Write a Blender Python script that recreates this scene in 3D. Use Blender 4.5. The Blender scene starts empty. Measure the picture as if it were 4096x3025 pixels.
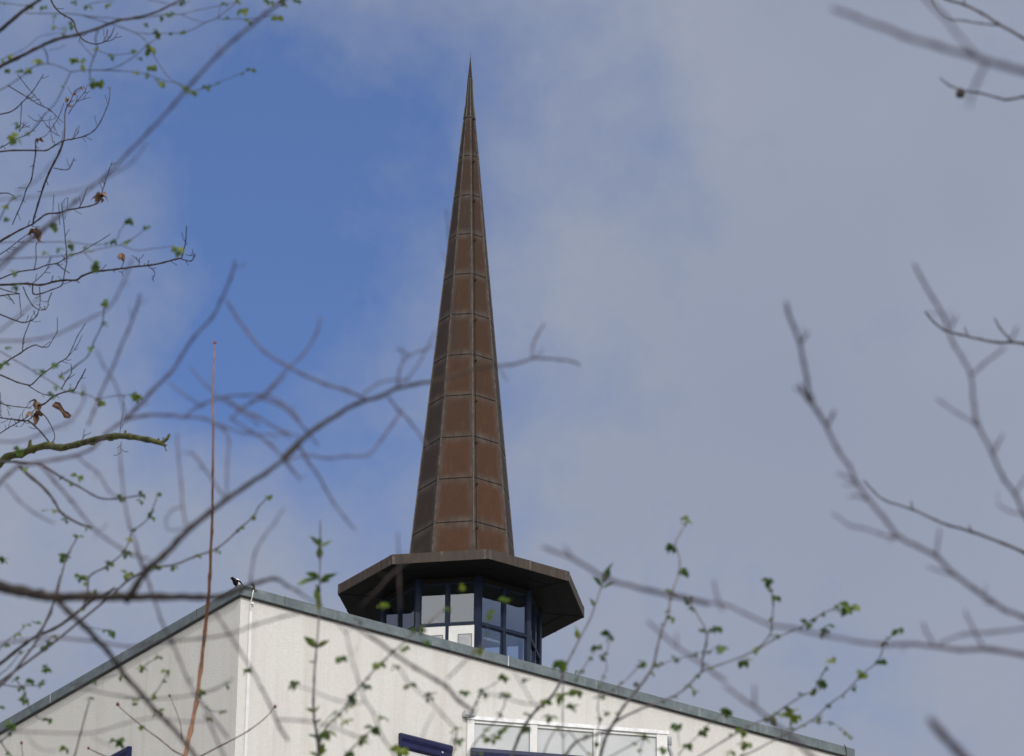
import bpy, math, random
from math import radians as R, sin, cos, pi
from mathutils import Vector as V, Matrix

random.seed(7)
sc = bpy.context.scene
COL = sc.collection

# ------------------------------------------------------------------ camera
PW, PH = 4096.0, 3025.0          # the photograph's own pixel grid (used only to measure directions)
F = 17957.3                      # focal length in those pixels
PITCH, ROLL = 0.43658356, 0.01106416
EYE = V((0, 0, 1.7))
FW = V((0, cos(PITCH), sin(PITCH)))
UP0 = V((0, -sin(PITCH), cos(PITCH)))
RT0 = V((1, 0, 0))
RT = RT0*cos(ROLL) + UP0*sin(ROLL)
UP = -RT0*sin(ROLL) + UP0*cos(ROLL)
cam_data = bpy.data.cameras.new('camera')
cam = bpy.data.objects.new('camera', cam_data)
COL.objects.link(cam)
m = Matrix((RT, UP, -FW)).transposed().to_4x4()
m.translation = EYE
cam.matrix_world = m
cam_data.sensor_width = 36
cam_data.sensor_fit = 'HORIZONTAL'
cam_data.lens = F/PW*36
cam_data.clip_end = 5000
cam_data.clip_start = .1
cam_data.dof.use_dof = True
cam_data.dof.focus_distance = 97.5
cam_data.dof.aperture_fstop = cam_data.lens/20.0     # 20 mm entrance pupil
sc.camera = cam

def ray(x, y):
    return (FW + RT*((x-PW/2)/F) - UP*((y-PH/2)/F))
def at(x, y, d):
    "point at depth d metres in the direction of photo pixel x, y"
    return EYE + ray(x, y)*d

# ------------------------------------------------------------------ sun and sky
SUN_AZ, SUN_EL = R(-73), R(38)     # azimuth measured from +X
sun_dir = V((cos(SUN_AZ)*cos(SUN_EL), sin(SUN_AZ)*cos(SUN_EL), sin(SUN_EL)))
sd = bpy.data.lights.new('sun', 'SUN')
sd.energy = 1.85
sd.angle = R(0.6)
sd.color = (1, .945, .87)
so = bpy.data.objects.new('sun', sd)
COL.objects.link(so)
so.rotation_euler = sun_dir.to_track_quat('Z', 'Y').to_euler()
so.location = (30, -30, 60)

world = bpy.data.worlds.new("World")
sc.world = world
world.use_nodes = True
wt = world.node_tree
wt.nodes.clear()
def N(t, typ, **kw):
    n = t.nodes.new(typ)
    for k, v in kw.items():
        setattr(n, k, v)
    return n
def L(t, a, b):
    t.links.new(a, b)
def math_node(t, op, a, b=None, clamp=False):
    n = N(t, 'ShaderNodeMath', operation=op, use_clamp=clamp)
    for i, v in enumerate((a, b)):
        if v is None:
            continue
        if isinstance(v, (int, float)):
            n.inputs[i].default_value = v
        else:
            L(t, v, n.inputs[i])
    return n.outputs[0]
def ramp(t, fac, stops):
    n = N(t, 'ShaderNodeValToRGB')
    e = n.color_ramp.elements
    while len(e) < len(stops):
        e.new(.5)
    for el, (p, c) in zip(e, stops):
        el.position = p
        el.color = c if len(c) == 4 else (*c, 1)
    L(t, fac, n.inputs[0])
    return n.outputs[0]
def mix(t, fac, a, b, mode='MIX'):
    n = N(t, 'ShaderNodeMix', data_type='RGBA', blend_type=mode)
    for sock, v in ((n.inputs[0], fac), (n.inputs[6], a), (n.inputs[7], b)):
        if isinstance(v, (int, float)):
            sock.default_value = v
        elif isinstance(v, tuple):
            sock.default_value = (*v[:3], 1)
        else:
            L(t, v, sock)
    return n.outputs[2]

sky = N(wt, 'ShaderNodeTexSky', sky_type='NISHITA', sun_disc=False, sun_elevation=SUN_EL,
        sun_rotation=pi/2-SUN_AZ, altitude=100, air_density=1.0, dust_density=.6, ozone_density=2.5)
sky_s = N(wt, 'ShaderNodeVectorMath', operation='SCALE')
L(wt, sky.outputs[0], sky_s.inputs[0])
sky_s.inputs['Scale'].default_value = .1
tint = mix(wt, 1.0, sky_s.outputs[0], (.78, .89, 1.19), 'MULTIPLY')
geo = N(wt, 'ShaderNodeTexCoord')
dirv = geo.outputs['Generated']
warp = N(wt, 'ShaderNodeTexNoise')
warp.inputs['Scale'].default_value = 17
warp.inputs['Detail'].default_value = 6
warp.inputs['Roughness'].default_value = .55
L(wt, dirv, warp.inputs['Vector'])
wsub = N(wt, 'ShaderNodeVectorMath', operation='SUBTRACT')
L(wt, warp.outputs['Color'], wsub.inputs[0])
wsub.inputs[1].default_value = (.5, .5, .5)
wsc = N(wt, 'ShaderNodeVectorMath', operation='SCALE')
L(wt, wsub.outputs[0], wsc.inputs[0])
wsc.inputs['Scale'].default_value = .07
wadd = N(wt, 'ShaderNodeVectorMath', operation='ADD')
L(wt, dirv, wadd.inputs[0])
L(wt, wsc.outputs[0], wadd.inputs[1])
# openings in the cloud layer: direction, angular radius, depth of the opening
holes = [(at(1500, 790, 1)-EYE, .074, .56), (at(1120, 600, 1)-EYE, .06, .26), (at(1280, 1120, 1)-EYE, .068, .56),
         (at(1080, 1480, 1)-EYE, .045, .42), (at(1520, 2080, 1)-EYE, .034, .42), (at(150, 250, 1)-EYE, .075, .34),
         (at(760, 880, 1)-EYE, .045, .20), (at(620, 130, 1)-EYE, .05, .30), (at(420, 1300, 1)-EYE, .055, .24),
         (at(1700, 250, 1)-EYE, .06, .26), (at(2450, 850, 1)-EYE, .03, .16), (at(900, 1780, 1)-EYE, .04, .22),
         (at(0, 900, 1)-EYE, .05, .24), (at(800, 1000, 1)-EYE, .17, .14), (V((.86, -.30, .41)), .42, 1.0), (V((-.6, .3, .75)), .3, .7)]
tot = None
for d, rad, dep in holes:
    dist = N(wt, 'ShaderNodeVectorMath', operation='DISTANCE')
    L(wt, wadd.outputs[0], dist.inputs[0])
    dist.inputs[1].default_value = d.normalized()
    mr = N(wt, 'ShaderNodeMapRange', interpolation_type='SMOOTHSTEP')
    L(wt, dist.outputs['Value'], mr.inputs[0])
    mr.inputs[1].default_value = 0
    mr.inputs[2].default_value = rad
    mr.inputs[3].default_value = dep
    mr.inputs[4].default_value = 0
    tot = mr.outputs[0] if tot is None else math_node(wt, 'ADD', tot, mr.outputs[0])
soft = N(wt, 'ShaderNodeTexNoise')
soft.inputs['Scale'].default_value = 19
soft.inputs['Detail'].default_value = 5
soft.inputs['Roughness'].default_value = .58
L(wt, dirv, soft.inputs['Vector'])
n1 = math_node(wt, 'MULTIPLY', math_node(wt, 'SUBTRACT', soft.outputs[0], .5), 1.15)
fine = N(wt, 'ShaderNodeTexNoise')
fine.inputs['Scale'].default_value = 55
fine.inputs['Detail'].default_value = 6
fine.inputs['Roughness'].default_value = .6
L(wt, wadd.outputs[0], fine.inputs['Vector'])
n2 = math_node(wt, 'MULTIPLY', math_node(wt, 'SUBTRACT', fine.outputs[0], .5), .38)
cover = math_node(wt, 'ADD', math_node(wt, 'SUBTRACT', 1.04, math_node(wt, 'MULTIPLY', tot, .86)), math_node(wt, 'ADD', n1, n2), True)
cover = math_node(wt, 'MAXIMUM', cover, .05)
tone = N(wt, 'ShaderNodeTexNoise')
tone.inputs['Scale'].default_value = 8
tone.inputs['Detail'].default_value = 3
L(wt, dirv, tone.inputs['Vector'])
cloud = ramp(wt, tone.outputs[0], [(.3, (.285, .325, .43)), (.7, (.335, .370, .462))])
# the cloud layer is brighter round the sun and overhead
sdot = N(wt, 'ShaderNodeVectorMath', operation='DOT_PRODUCT')
L(wt, dirv, sdot.inputs[0])
sdot.inputs[1].default_value = sun_dir
gl = N(wt, 'ShaderNodeMapRange', interpolation_type='SMOOTHSTEP')
L(wt, sdot.outputs['Value'], gl.inputs[0])
gl.inputs[1].default_value = -.25
gl.inputs[2].default_value = 1
gl.inputs[3].default_value = 1.0
gl.inputs[4].default_value = 3.6
glf = N(wt, 'ShaderNodeMapRange')
L(wt, gl.outputs[0], glf.inputs[0])
glf.inputs[1].default_value = 1.0
glf.inputs[2].default_value = 1.8
cloud = mix(wt, glf.outputs[0], cloud, (.365, .367, .37))
cl = N(wt, 'ShaderNodeVectorMath', operation='SCALE')
L(wt, cloud, cl.inputs[0])
L(wt, gl.outputs[0], cl.inputs['Scale'])
skycol = mix(wt, cover, tint, cl.outputs[0])
bg = N(wt, 'ShaderNodeBackground')
L(wt, skycol, bg.inputs[0])
bg.inputs[1].default_value = 1.0
wo = N(wt, 'ShaderNodeOutputWorld')
L(wt, bg.outputs[0], wo.inputs[0])

sc.view_settings.view_transform = 'Standard'
sc.view_settings.look = 'None'
sc.view_settings.exposure = 0
sc.view_settings.gamma = 1
sc.render.engine = 'CYCLES'
sc.cycles.use_denoising = True
sc.cycles.max_bounces = 6

# ------------------------------------------------------------------ materials
def mat(name, color=(.5, .5, .5), rough=.7, metal=0.0, spec=.5):
    mt = bpy.data.materials.new(name)
    mt.use_nodes = True
    t = mt.node_tree
    b = t.nodes['Principled BSDF']
    b.inputs['Base Color'].default_value = (*color, 1)
    b.inputs['Roughness'].default_value = rough
    b.inputs['Metallic'].default_value = metal
    b.inputs['Specular IOR Level'].default_value = spec
    return mt, t, b
def noise(t, scale, detail=4, rough=.55, vec=None, stretch=None):
    n = N(t, 'ShaderNodeTexNoise')
    n.inputs['Scale'].default_value = scale
    n.inputs['Detail'].default_value = detail
    n.inputs['Roughness'].default_value = rough
    if vec is None:
        vec = N(t, 'ShaderNodeTexCoord').outputs['Object']
    if stretch:
        mp = N(t, 'ShaderNodeMapping')
        mp.inputs['Scale'].default_value = stretch
        L(t, vec, mp.inputs[0])
        vec = mp.outputs[0]
    L(t, vec, n.inputs['Vector'])
    return n.outputs[0]
def bump(t, b, h, strength=.3, dist=.02):
    n = N(t, 'ShaderNodeBump')
    n.inputs['Strength'].default_value = strength
    n.inputs['Distance'].default_value = dist
    L(t, h, n.inputs['Height'])
    L(t, n.outputs[0], b.inputs['Normal'])
def mottled(name, c0, c1, scale, rough=.7, metal=0.0, stretch=None, lo=.35, hi=.65, bm=0, bs=60, spec=.5):
    mt, t, b = mat(name, c0, rough, metal, spec)
    f = noise(t, scale, 5, .6, None, stretch)
    L(t, ramp(t, f, [(lo, c0), (hi, c1)]), b.inputs['Base Color'])
    if bm:
        bump(t, b, noise(t, bs, 4), bm)
    return mt

def make_stucco():
    mt, t, b = mat('stucco', (.7, .68, .64), .95, 0, .2)
    g = noise(t, 16, 5, .75)
    big = noise(t, .7, 5, .65)
    streak = noise(t, 1.0, 5, .65, None, (2.4, 2.4, .14))
    c = ramp(t, g, [(.32, (.575, .565, .54)), (.62, (.635, .622, .60))])
    c = mix(t, ramp(t, streak, [(.50, (0, 0, 0)), (.74, (.48, .48, .48))]), c, (.46, .43, .38))
    c = mix(t, ramp(t, big, [(.45, (0, 0, 0)), (.75, (.25, .25, .25))]), c, (.57, .54, .48))
    sp = noise(t, 28, 3, .6)
    c = mix(t, ramp(t, sp, [(.64, (0, 0, 0)), (.74, (.22, .22, .22))]), c, (.38, .36, .33))
    L(t, c, b.inputs['Base Color'])
    bump(t, b, noise(t, 22, 5, .75), .55, .03)
    return mt
def make_copper():
    "weathered copper cladding sheets: brown in the field, greyer towards each sheet's seams (sheet UVs)"
    mt, t, b = mat('weathered_copper', (.1, .05, .03), .65, .0, .15)
    uv = N(t, 'ShaderNodeUVMap', uv_map='sheet').outputs[0]
    sx = N(t, 'ShaderNodeSeparateXYZ')
    L(t, uv, sx.inputs[0])
    def edge(v, wid):
        a = math_node(t, 'MINIMUM', v, math_node(t, 'SUBTRACT', 1.0, v))
        return a
    ed = math_node(t, 'MULTIPLY', math_node(t, 'MINIMUM', edge(sx.outputs[0], 1), edge(sx.outputs[1], 1)), 1.0)
    n1 = noise(t, 2.2, 5, .65)
    ed2 = math_node(t, 'ADD', ed, math_node(t, 'MULTIPLY', math_node(t, 'SUBTRACT', n1, .5), .22))
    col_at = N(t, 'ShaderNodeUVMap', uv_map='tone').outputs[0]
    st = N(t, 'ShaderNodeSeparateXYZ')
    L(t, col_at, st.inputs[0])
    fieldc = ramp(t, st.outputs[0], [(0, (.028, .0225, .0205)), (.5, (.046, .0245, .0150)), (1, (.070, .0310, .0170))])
    fieldc = mix(t, ramp(t, noise(t, 5, 6, .7), [(.4, (0, 0, 0)), (.7, (.5, .5, .5))]), fieldc, (.038, .022, .015))
    edgec = ramp(t, noise(t, 9, 4, .6, None, (1, 1, .25)), [(.35, (.052, .043, .038)), (.7, (.105, .091, .08))])
    f = N(t, 'ShaderNodeMapRange', interpolation_type='SMOOTHSTEP')
    L(t, ed2, f.inputs[0])
    f.inputs[1].default_value = -.05
    f.inputs[2].default_value = .2
    f.inputs[3].default_value = .8
    f.inputs[4].default_value = 0.0
    c = mix(t, f.outputs[0], fieldc, edgec)
    stk = noise(t, 7, 3, .6, None, (3, 3, .12))
    c = mix(t, ramp(t, stk, [(.6, (0, 0, 0)), (.75, (.14, .14, .14))]), c, (.16, .138, .12))
    L(t, c, b.inputs['Base Color'])
    bump(t, b, noise(t, 3, 3), .12, .03)
    return mt
def make_zinc():
    mt, t, b = mat('zinc_coping', (.25, .29, .30), .55, .2, .3)
    c = ramp(t, noise(t, 3.2, 6, .7), [(.35, (.10, .125, .136)), (.6, (.148, .176, .187)), (.78, (.25, .275, .285))])
    c = mix(t, ramp(t, noise(t, 4, 3, .6, None, (2, 2, .2)), [(.62, (0, 0, 0)), (.78, (.3, .3, .3))]), c, (.46, .49, .48))
    L(t, c, b.inputs['Base Color'])
    bump(t, b, noise(t, 1.5, 2), .15, .05)
    return mt
def make_glass():
    mt = bpy.data.materials.new('window_glass')
    mt.use_nodes = True
    t = mt.node_tree
    t.nodes.clear()
    tr = N(t, 'ShaderNodeBsdfTransparent')
    tr.inputs[0].default_value = (.84, .88, .92, 1)
    gl_ = N(t, 'ShaderNodeBsdfGlossy')
    gl_.inputs['Roughness'].default_value = .015
    gl_.inputs['Color'].default_value = (.9, .94, 1, 1)
    fr = N(t, 'ShaderNodeFresnel')
    fr.inputs[0].default_value = 1.8
    f = math_node(t, 'ADD', math_node(t, 'MULTIPLY', fr.outputs[0], 1.0), .12, True)
    gm = N(t, 'ShaderNodeNewGeometry')
    f = math_node(t, 'MULTIPLY', f, math_node(t, 'SUBTRACT', 1.0, gm.outputs['Backfacing']))
    mx = N(t, 'ShaderNodeMixShader')
    L(t, f, mx.inputs[0])
    L(t, tr.outputs[0], mx.inputs[1])
    L(t, gl_.outputs[0], mx.inputs[2])
    o = N(t, 'ShaderNodeOutputMaterial')
    L(t, mx.outputs[0], o.inputs[0])
    return mt
def make_bark(name, c0, c1, rough=.85):
    mt, t, b = mat(name, c0, rough, 0, .3)
    L(t, ramp(t, noise(t, 14, 5, .65), [(.35, c0), (.68, c1)]), b.inputs['Base Color'])
    bump(t, b, noise(t, 60, 4), .5, .01)
    return mt
def make_leaf(name, c0, c1, c2):
    mt, t, b = mat(name, c0, .55, 0, .4)
    c = ramp(t, noise(t, 9, 2, .5), [(.3, c0), (.5, c1), (.72, c2)])
    L(t, c, b.inputs['Base Color'])
    tl = N(t, 'ShaderNodeBsdfTranslucent')
    L(t, mix(t, 1.0, c, (1.5, 1.6, .9), 'MULTIPLY'), tl.inputs[0])
    mx = N(t, 'ShaderNodeMixShader')
    mx.inputs[0].default_value = .35
    L(t, b.outputs[0], mx.inputs[1])
    L(t, tl.outputs[0], mx.inputs[2])
    L(t, mx.outputs[0], t.nodes['Material Output'].inputs[0])
    return mt

M = dict(
    stucco=make_stucco(), copper=make_copper(), zinc=make_zinc(), glass=make_glass(),
    seam=mottled('copper_seam', (.045, .037, .032), (.11, .096, .086), 8, .6, 0, None, .35, .65, 0, 60, .25),
    joint=mottled('dark_joint', (.007, .0065, .006), (.013, .011, .010), 8, .7, 0, None, .3, .7, 0, 60, .2),
    fascia=mottled('fascia_copper', (.038, .028, .023), (.068, .051, .042), 3, .6, 0, (3, 3, .4), .3, .7, 0, 60, .25),
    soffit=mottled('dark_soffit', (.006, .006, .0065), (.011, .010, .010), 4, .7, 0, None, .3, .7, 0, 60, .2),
    verdigris=mottled('greened_copper', (.05, .047, .042), (.10, .115, .10), 6, .6),
    navy=mottled('navy_paint', (.007, .013, .032), (.011, .020, .045), 4, .45, 0, None, .35, .65, 0, 60, .2),
    blue=mottled('blue_paint', (.007, .008, .042), (.012, .014, .068), 5, .45, 0, None, .35, .65, 0, 60, .25),
    white=mottled('white_paint', (.64, .64, .63), (.71, .71, .70), 5, .5, 0, None, .35, .65, 0, 60, .25),
    panel=mottled('frosted_panel', (.44, .46, .47), (.52, .535, .54), 1.2, .3, 0, None, .35, .65, 0, 60, .3),
    grey=mottled('grey_plastic', (.30, .31, .33), (.38, .39, .41), 6, .5),
    dark=mottled('dark_interior', (.02, .022, .028), (.035, .036, .042), 2, .9),
    ceiling=mottled('interior_ceiling', (.05, .052, .055), (.065, .067, .07), 2, .9),
    blind=mottled('interior_blind', (.62, .64, .68), (.74, .76, .78), 3, .8, 0, (6, 6, .3)),
    roofing=mottled('roof_felt', (.10, .10, .10), (.16, .16, .155), 3, .9),
    metal=mottled('galvanised_metal', (.40, .41, .42), (.55, .56, .57), 8, .4, .4),
    iron=mottled('dark_iron', (.02, .02, .022), (.05, .045, .04), 20, .6),
    bark_grey=make_bark('grey_bark', (.036, .032, .036), (.095, .085, .088)),
    bark_dark=make_bark('dark_bark', (.018, .015, .016), (.058, .044, .038)),
    bark_olive=make_bark('olive_bark', (.020, .0165, .013), (.058, .046, .036)),
    bark_purple=make_bark('purple_bark', (.052, .043, .058), (.125, .105, .13)),
    bark_pale=make_bark('pale_bark', (.072, .066, .072), (.155, .14, .145)),
    bark_russet=make_bark('russet_bark', (.06, .034, .030), (.15, .09, .078)),
    bark_lilac=make_bark('lilac_grey_bark', (.105, .095, .108), (.20, .185, .20)),
    bark_moss=make_bark('mossy_bark', (.020, .022, .008), (.10, .105, .030)),
    bark_orange=make_bark('orange_bark', (.17, .082, .048), (.33, .175, .11), .7),
    bud=make_bark('red_bud', (.10, .022, .016), (.22, .06, .045), .6),
    leaf=make_leaf('young_leaf', (.024, .060, .020), (.060, .110, .026), (.19, .22, .035)),
    leaf_light=make_leaf('bright_leaf', (.055, .10, .022), (.14, .20, .03), (.26, .27, .04)),
    leaf_grey=make_leaf('dull_leaf', (.05, .075, .045), (.085, .11, .06), (.13, .14, .07)),
    leaf_dead=mottled('dead_leaf', (.07, .038, .024), (.24, .14, .085), 20, .85),
    ground=mottled('pale_paving', (.22, .21, .19), (.32, .305, .28), .4, .95),
    plumage=mottled('black_plumage', (.003, .003, .006), (.006, .006, .011), 30, .6, 0, None, .35, .65, 0, 60, .15),
    plumage_blue=mottled('blue_plumage', (.004, .005, .020), (.008, .010, .04), 30, .5, 0, None, .35, .65, 0, 60, .2),
    plumage_white=mottled('white_plumage', (.72, .71, .68), (.80, .79, .76), 30, .7),
)

# ------------------------------------------------------------------ mesh helpers
class MB:
    def __init__(s):
        s.v, s.f, s.uv, s.tone, s.mi, s.smooth = [], [], [], [], [], []
    def face(s, pts, uv=None, tone=0.0, mi=0, smooth=False):
        n = len(s.v)
        s.v += [V(p) for p in pts]
        s.f.append(tuple(range(n, n+len(pts))))
        s.uv.append(uv or [(.5, .5)]*len(pts))
        s.tone.append(tone)
        s.mi.append(mi)
        s.smooth.append(smooth)
    def grid(s, rows, closed=True, caps=True, mi=0, smooth=True):
        n = len(s.v)
        k = len(rows[0])
        for r in rows:
            s.v += [V(p) for p in r]
        for i in range(len(rows)-1):
            for j in range(k if closed else k-1):
                a, b = n+i*k+j, n+i*k+(j+1) % k
                s.f.append((a, b, b+k, a+k))
                s.uv.append([(.5, .5)]*4)
                s.tone.append(0)
                s.mi.append(mi if isinstance(mi, int) else mi(i, j))
                s.smooth.append(smooth)
        if caps and closed:
            for base, rev in ((n, True), (n+(len(rows)-1)*k, False)):
                idx = list(range(base, base+k))
                s.f.append(tuple(idx[::-1] if rev else idx))
                s.uv.append([(.5, .5)]*k)
                s.tone.append(0)
                s.mi.append(mi if isinstance(mi, int) else mi(0 if rev else len(rows)-2, 0))
                s.smooth.append(False)
    def box(s, o, ax, ay, az):
        "box from corner o along three edge vectors"
        o, ax, ay, az = V(o), V(ax), V(ay), V(az)
        if ax.cross(ay).dot(az) < 0:
            ax, ay = ay, ax
        p = [o, o+ax, o+ax+ay, o+ay, o+az, o+ax+az, o+ax+ay+az, o+ay+az]
        n = len(s.v)
        s.v += p
        for f in ((0, 3, 2, 1), (4, 5, 6, 7), (0, 1, 5, 4), (1, 2, 6, 5), (2, 3, 7, 6), (3, 0, 4, 7)):
            s.f.append(tuple(n+i for i in f))
            s.uv.append([(.5, .5)]*4)
            s.tone.append(0)
            s.mi.append(0)
            s.smooth.append(False)
    def tube(s, pts, rad, sides=8, mi=0):
        pts = [V(p) for p in pts]
        rows = []
        prev = None
        for i, p in enumerate(pts):
            t = (pts[min(i+1, len(pts)-1)]-pts[max(i-1, 0)])
            if t.length < 1e-9:
                t = V((0, 0, 1))
            t.normalize()
            if prev is None:
                a = t.cross(V((0.31, .87, .4)))
                a.normalize()
            else:
                a = prev - t*prev.dot(t)
                a.normalize()
            prev = a
            b = t.cross(a)
            r = rad[i] if not isinstance(rad, (int, float)) else rad
            rows.append([p + (a*cos(2*pi*k/sides)+b*sin(2*pi*k/sides))*r for k in range(sides)])
        s.grid(rows, True, True, mi)
    def build(s, name, mats, parent=None, origin=None):
        me = bpy.data.meshes.new(name)
        o = V(origin) if origin is not None else V((0, 0, 0))
        me.from_pydata([p-o for p in s.v], [], s.f)
        for mt in (mats if isinstance(mats, (list, tuple)) else [mats]):
            me.materials.append(mt)
        l1 = me.uv_layers.new(name='sheet')
        l2 = me.uv_layers.new(name='tone')
        for poly, uv, tn, mi, sm in zip(me.polygons, s.uv, s.tone, s.mi, s.smooth):
            poly.material_index = mi
            poly.use_smooth = sm
            for li, c in zip(poly.loop_indices, uv):
                l1.data[li].uv = c
                l2.data[li].uv = (tn, 0)
        ob = bpy.data.objects.new(name, me)
        COL.objects.link(ob)
        ob.location = o
        if parent is not None:
            ob.parent = parent
            p = parent
            acc = V((0, 0, 0))
            while p is not None:
                acc += p.location
                p = p.parent
            ob.location = o - acc
        return ob
def thing(name, loc, label, cat, group=None):
    o = bpy.data.objects.new(name, None)
    COL.objects.link(o)
    o.location = loc
    o.empty_display_size = .5
    o['label'] = label
    o['category'] = cat
    if group:
        o['group'] = group
    return o
UZ = V((0, 0, 1))

# ------------------------------------------------------------------ ground
g = MB()
g.face([(-900, -300, 0), (900, -300, 0), (900, 1500, 0), (-900, 1500, 0)])
go = g.build('ground', M['ground'])
go['kind'] = 'structure'

# ------------------------------------------------------------------ measured layout
TH = 3.35806197                    # angle of the canopy's first corner
C = V((-1.09525, 95.42504, 40.45388))   # centre of the canopy's underside
RC = 2.88421
K = V((-5.62406, 86.65855, 37.32249))   # top of the building's near corner
ang_r = TH + 2.5*pi/4 + pi/2
DR = V((cos(ang_r), sin(ang_r), 0))     # along the sunny wall
NR = V((DR.y, -DR.x, 0))                # its outward normal
DL = -NR                                # along the shaded wall
NL = -DR
def octo(k, r, z, c=C):
    a = TH + k*pi/4
    return V((c.x+r*cos(a), c.y+r*sin(a), z))
def hit(x, y, p0, n):
    d = ray(x, y)
    return EYE + d*((V(p0)-EYE).dot(V(n))/d.dot(V(n)))

# ------------------------------------------------------------------ white building
LW, LD = 16.48, 14.0
ZP = K.z                    # coping top
OV = .085                   # coping overhang
bld = thing('apartment_building', K - UZ*K.z, 'white rendered flat-roofed building with zinc roof edge below the brown spire', 'building')
Kw = K + (DL+DR)*OV         # wall corner, set back from the coping's outer corner
w = MB()
zt = ZP-.06
w.box(Kw - UZ*Kw.z, DR*(LW-2*OV), DL*(LD-2*OV), UZ*(zt-.04))
w.build('wall', M['stucco'], bld)
r = MB()
r.box(Kw + (DR+DL)*.42 + UZ*(zt-.036-Kw.z), DR*(LW-1.0), DL*(LD-1.0), UZ*.02)
r.build('roof', M['roofing'], bld)
def coping(o, along, inward, ln, name='coping'):
    c = MB()
    hgt = .215
    # folded profile: drip edge below, vertical face, slightly sloping top
    prof = [(.018, -.012-hgt), (0, -hgt), (0, -.006), (.03, 0), (.42, -.03), (.42, -.09), (.10, -.09), (.05, -hgt)]
    rows = []
    for s_ in (0, ln):
        rows.append([o + along*s_ + inward*a + UZ*b for a, b in prof])
    c.grid(rows, True, True, 0, False)
    return c
cr = coping(K, DR, DL, LW).build('coping', M['zinc'], bld)
cl_ = coping(K + DL*.43, DL, DR, LD-.43).build('coping', M['zinc'], bld)
# corner piece of the shaded side
c2 = coping(K-NL*.0 + NL*.002, DL, DR, .43)
c2.build('coping', M['zinc'], bld)
# standing joints on the coping
def joint(o, along, inward, outn, par, wid=.022, pale=True):
    j = MB()
    j.box(o - along*wid/2 + outn*.004 - UZ*.225, along*wid, inward*.012, UZ*.232)
    j.build('joint', M['metal'] if pale else M['seam'], par)
for x, wd in ((1133, .012), (2034, .03), (2475, .012), (3120, .012)):
    p = hit(x, 2600, K, NR)
    s_ = (p-K).dot(DR)
    joint(K + DR*s_, DR, DL, NR, cr, wd, x == 2034)
for x, wd in ((780, .012), (487, .012), (212, .03)):
    p = hit(x, 2600, K, NL)
    s_ = (p-K).dot(DL)
    joint(K + DL*s_, DL, DR, NL, cl_, wd, x == 212)
s_ = (hit(2034, 2640, K, NR)-K).dot(DR)
pl = MB()
pl.box(K + DR*(s_+.03) + NR*.003 - UZ*.22, DR*.2, DL*.004, UZ*.215)
pl.build('cover_plate', M['zinc'], cr)

for o_, al, iw, ln_, nm in ((Kw, DR, DL, LW-2*OV, 'r'), (Kw, DL, DR, LD-2*OV, 'l')):
    gp_ = MB()
    gp_.box(o_ - UZ*.243 - iw*.05 + (al*-.05 if nm == 'r' else al*.003), al*ln_, iw*.049, UZ*.08)
    gp_.build('shade_strip', M['iron'], bld)  # dark strip standing in for the shade line under the coping
# lightning conductor near the corner
def onwall(x, y, out=0.0):
    return hit(x, y, Kw + NR*out, NR)
cable = MB()
cable.tube([hit(1006, 2337, K + NR*-.05, NR), hit(1012, 2336, K+NR*.02, NR), hit(1016, 2348, K + NR*.03, NR), hit(1013, 2366, K+NR*.03, NR),
            hit(1010, 2379, K+NR*.03, NR), hit(1009, 2388, K+NR*.01, NR), onwall(1006, 2398, .05), onwall(1004, 2406, .04), onwall(1003, 2420, .03), onwall(1001, 2450, .025)], .014, 6)
cob = cable.build('lightning_conductor', M['white'], bld)
k1 = MB()
k1.tube([hit(1008, 2337, K+NR*.02, NR), hit(1014, 2340, K+NR*.03, NR), hit(1016, 2352, K+NR*.03, NR), hit(1012, 2360, K+NR*.02, NR)], .03, 6)
k1.build('clamp', M['iron'], cob)
k2 = MB()
a = onwall(998, 2414, 0)
k2.box(a - UZ*.022, DR*.075, NR*.06, UZ*.044)
k2.build('holder', M['white'], cob)
cd = MB()
p0, p1 = onwall(999, 2447, 0), onwall(983, 3025, 0)
wdt = .062
top = p0
cd.box(V((top.x, top.y, top.z-9)) - DR*wdt/2 + NR*.002, DR*wdt, NR*.05, UZ*9)
cd.build('conduit', M['white'], bld)
# bare wire looped over the far end of the coping
wl = MB()
wl.tube([hit(3375, 2981, K + NR*.012, NR), hit(3379, 2980, K+NR*.015, NR), hit(3383, 2992, K+NR*.015, NR), hit(3386, 3010, K+NR*.015, NR), hit(3386, 3060, K+NR*.02, NR)], .009, 5)
wl.build('earth_wire', M['iron'], bld)
for x, y in ((2302, 2688), (2552, 2756)):
    p = hit(x, y+2, K + DL*.05, NR)
    h = MB()
    h.tube([p - UZ*.03, p + UZ*.035, p + UZ*.05 + DR*.03, p + UZ*.03 + DR*.05], .007, 5)
    h.build('roof_hook', M['iron'], bld)

# shutter window on the sunny wall: blue box, rail, white slats
win = MB()
a, b = onwall(1594, 2934), onwall(1798, 2984)
wlen = (b-a).dot(DR)
zt_ = a.z
o = a
prof = [(0, 0), (.10, -.015), (.135, -.06), (.135, -.13), (.10, -.20), (.10, -.30), (.07, -.33), (0, -.33)]
rows = [[o + DR*s_ + NR*(q+.001) + UZ*h for q, h in prof] for s_ in (0, wlen)]
win.grid(rows, True, True, 0, False)
wo_ = win.build('window', M['blue'], bld)
fr = MB()
for s_ in (-.0, wlen-.05):
    fr = MB()
    fr.box(o + DR*s_ + NR*.002 - UZ*2.0, DR*.05, NR*.07, UZ*1.669)
    fr.build('guide_rail', M['blue'], wo_)
sl = MB()
for i in range(36):
    sl.box(o + DR*.052 + NR*.004 - UZ*(.335+.045*(i+1)), DR*(wlen-.104), NR*.03, UZ*.037)
sl.build('shutter_slats', M['white'], wo_)
kb = MB()
q = onwall(1769, 3011, .105)
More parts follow.
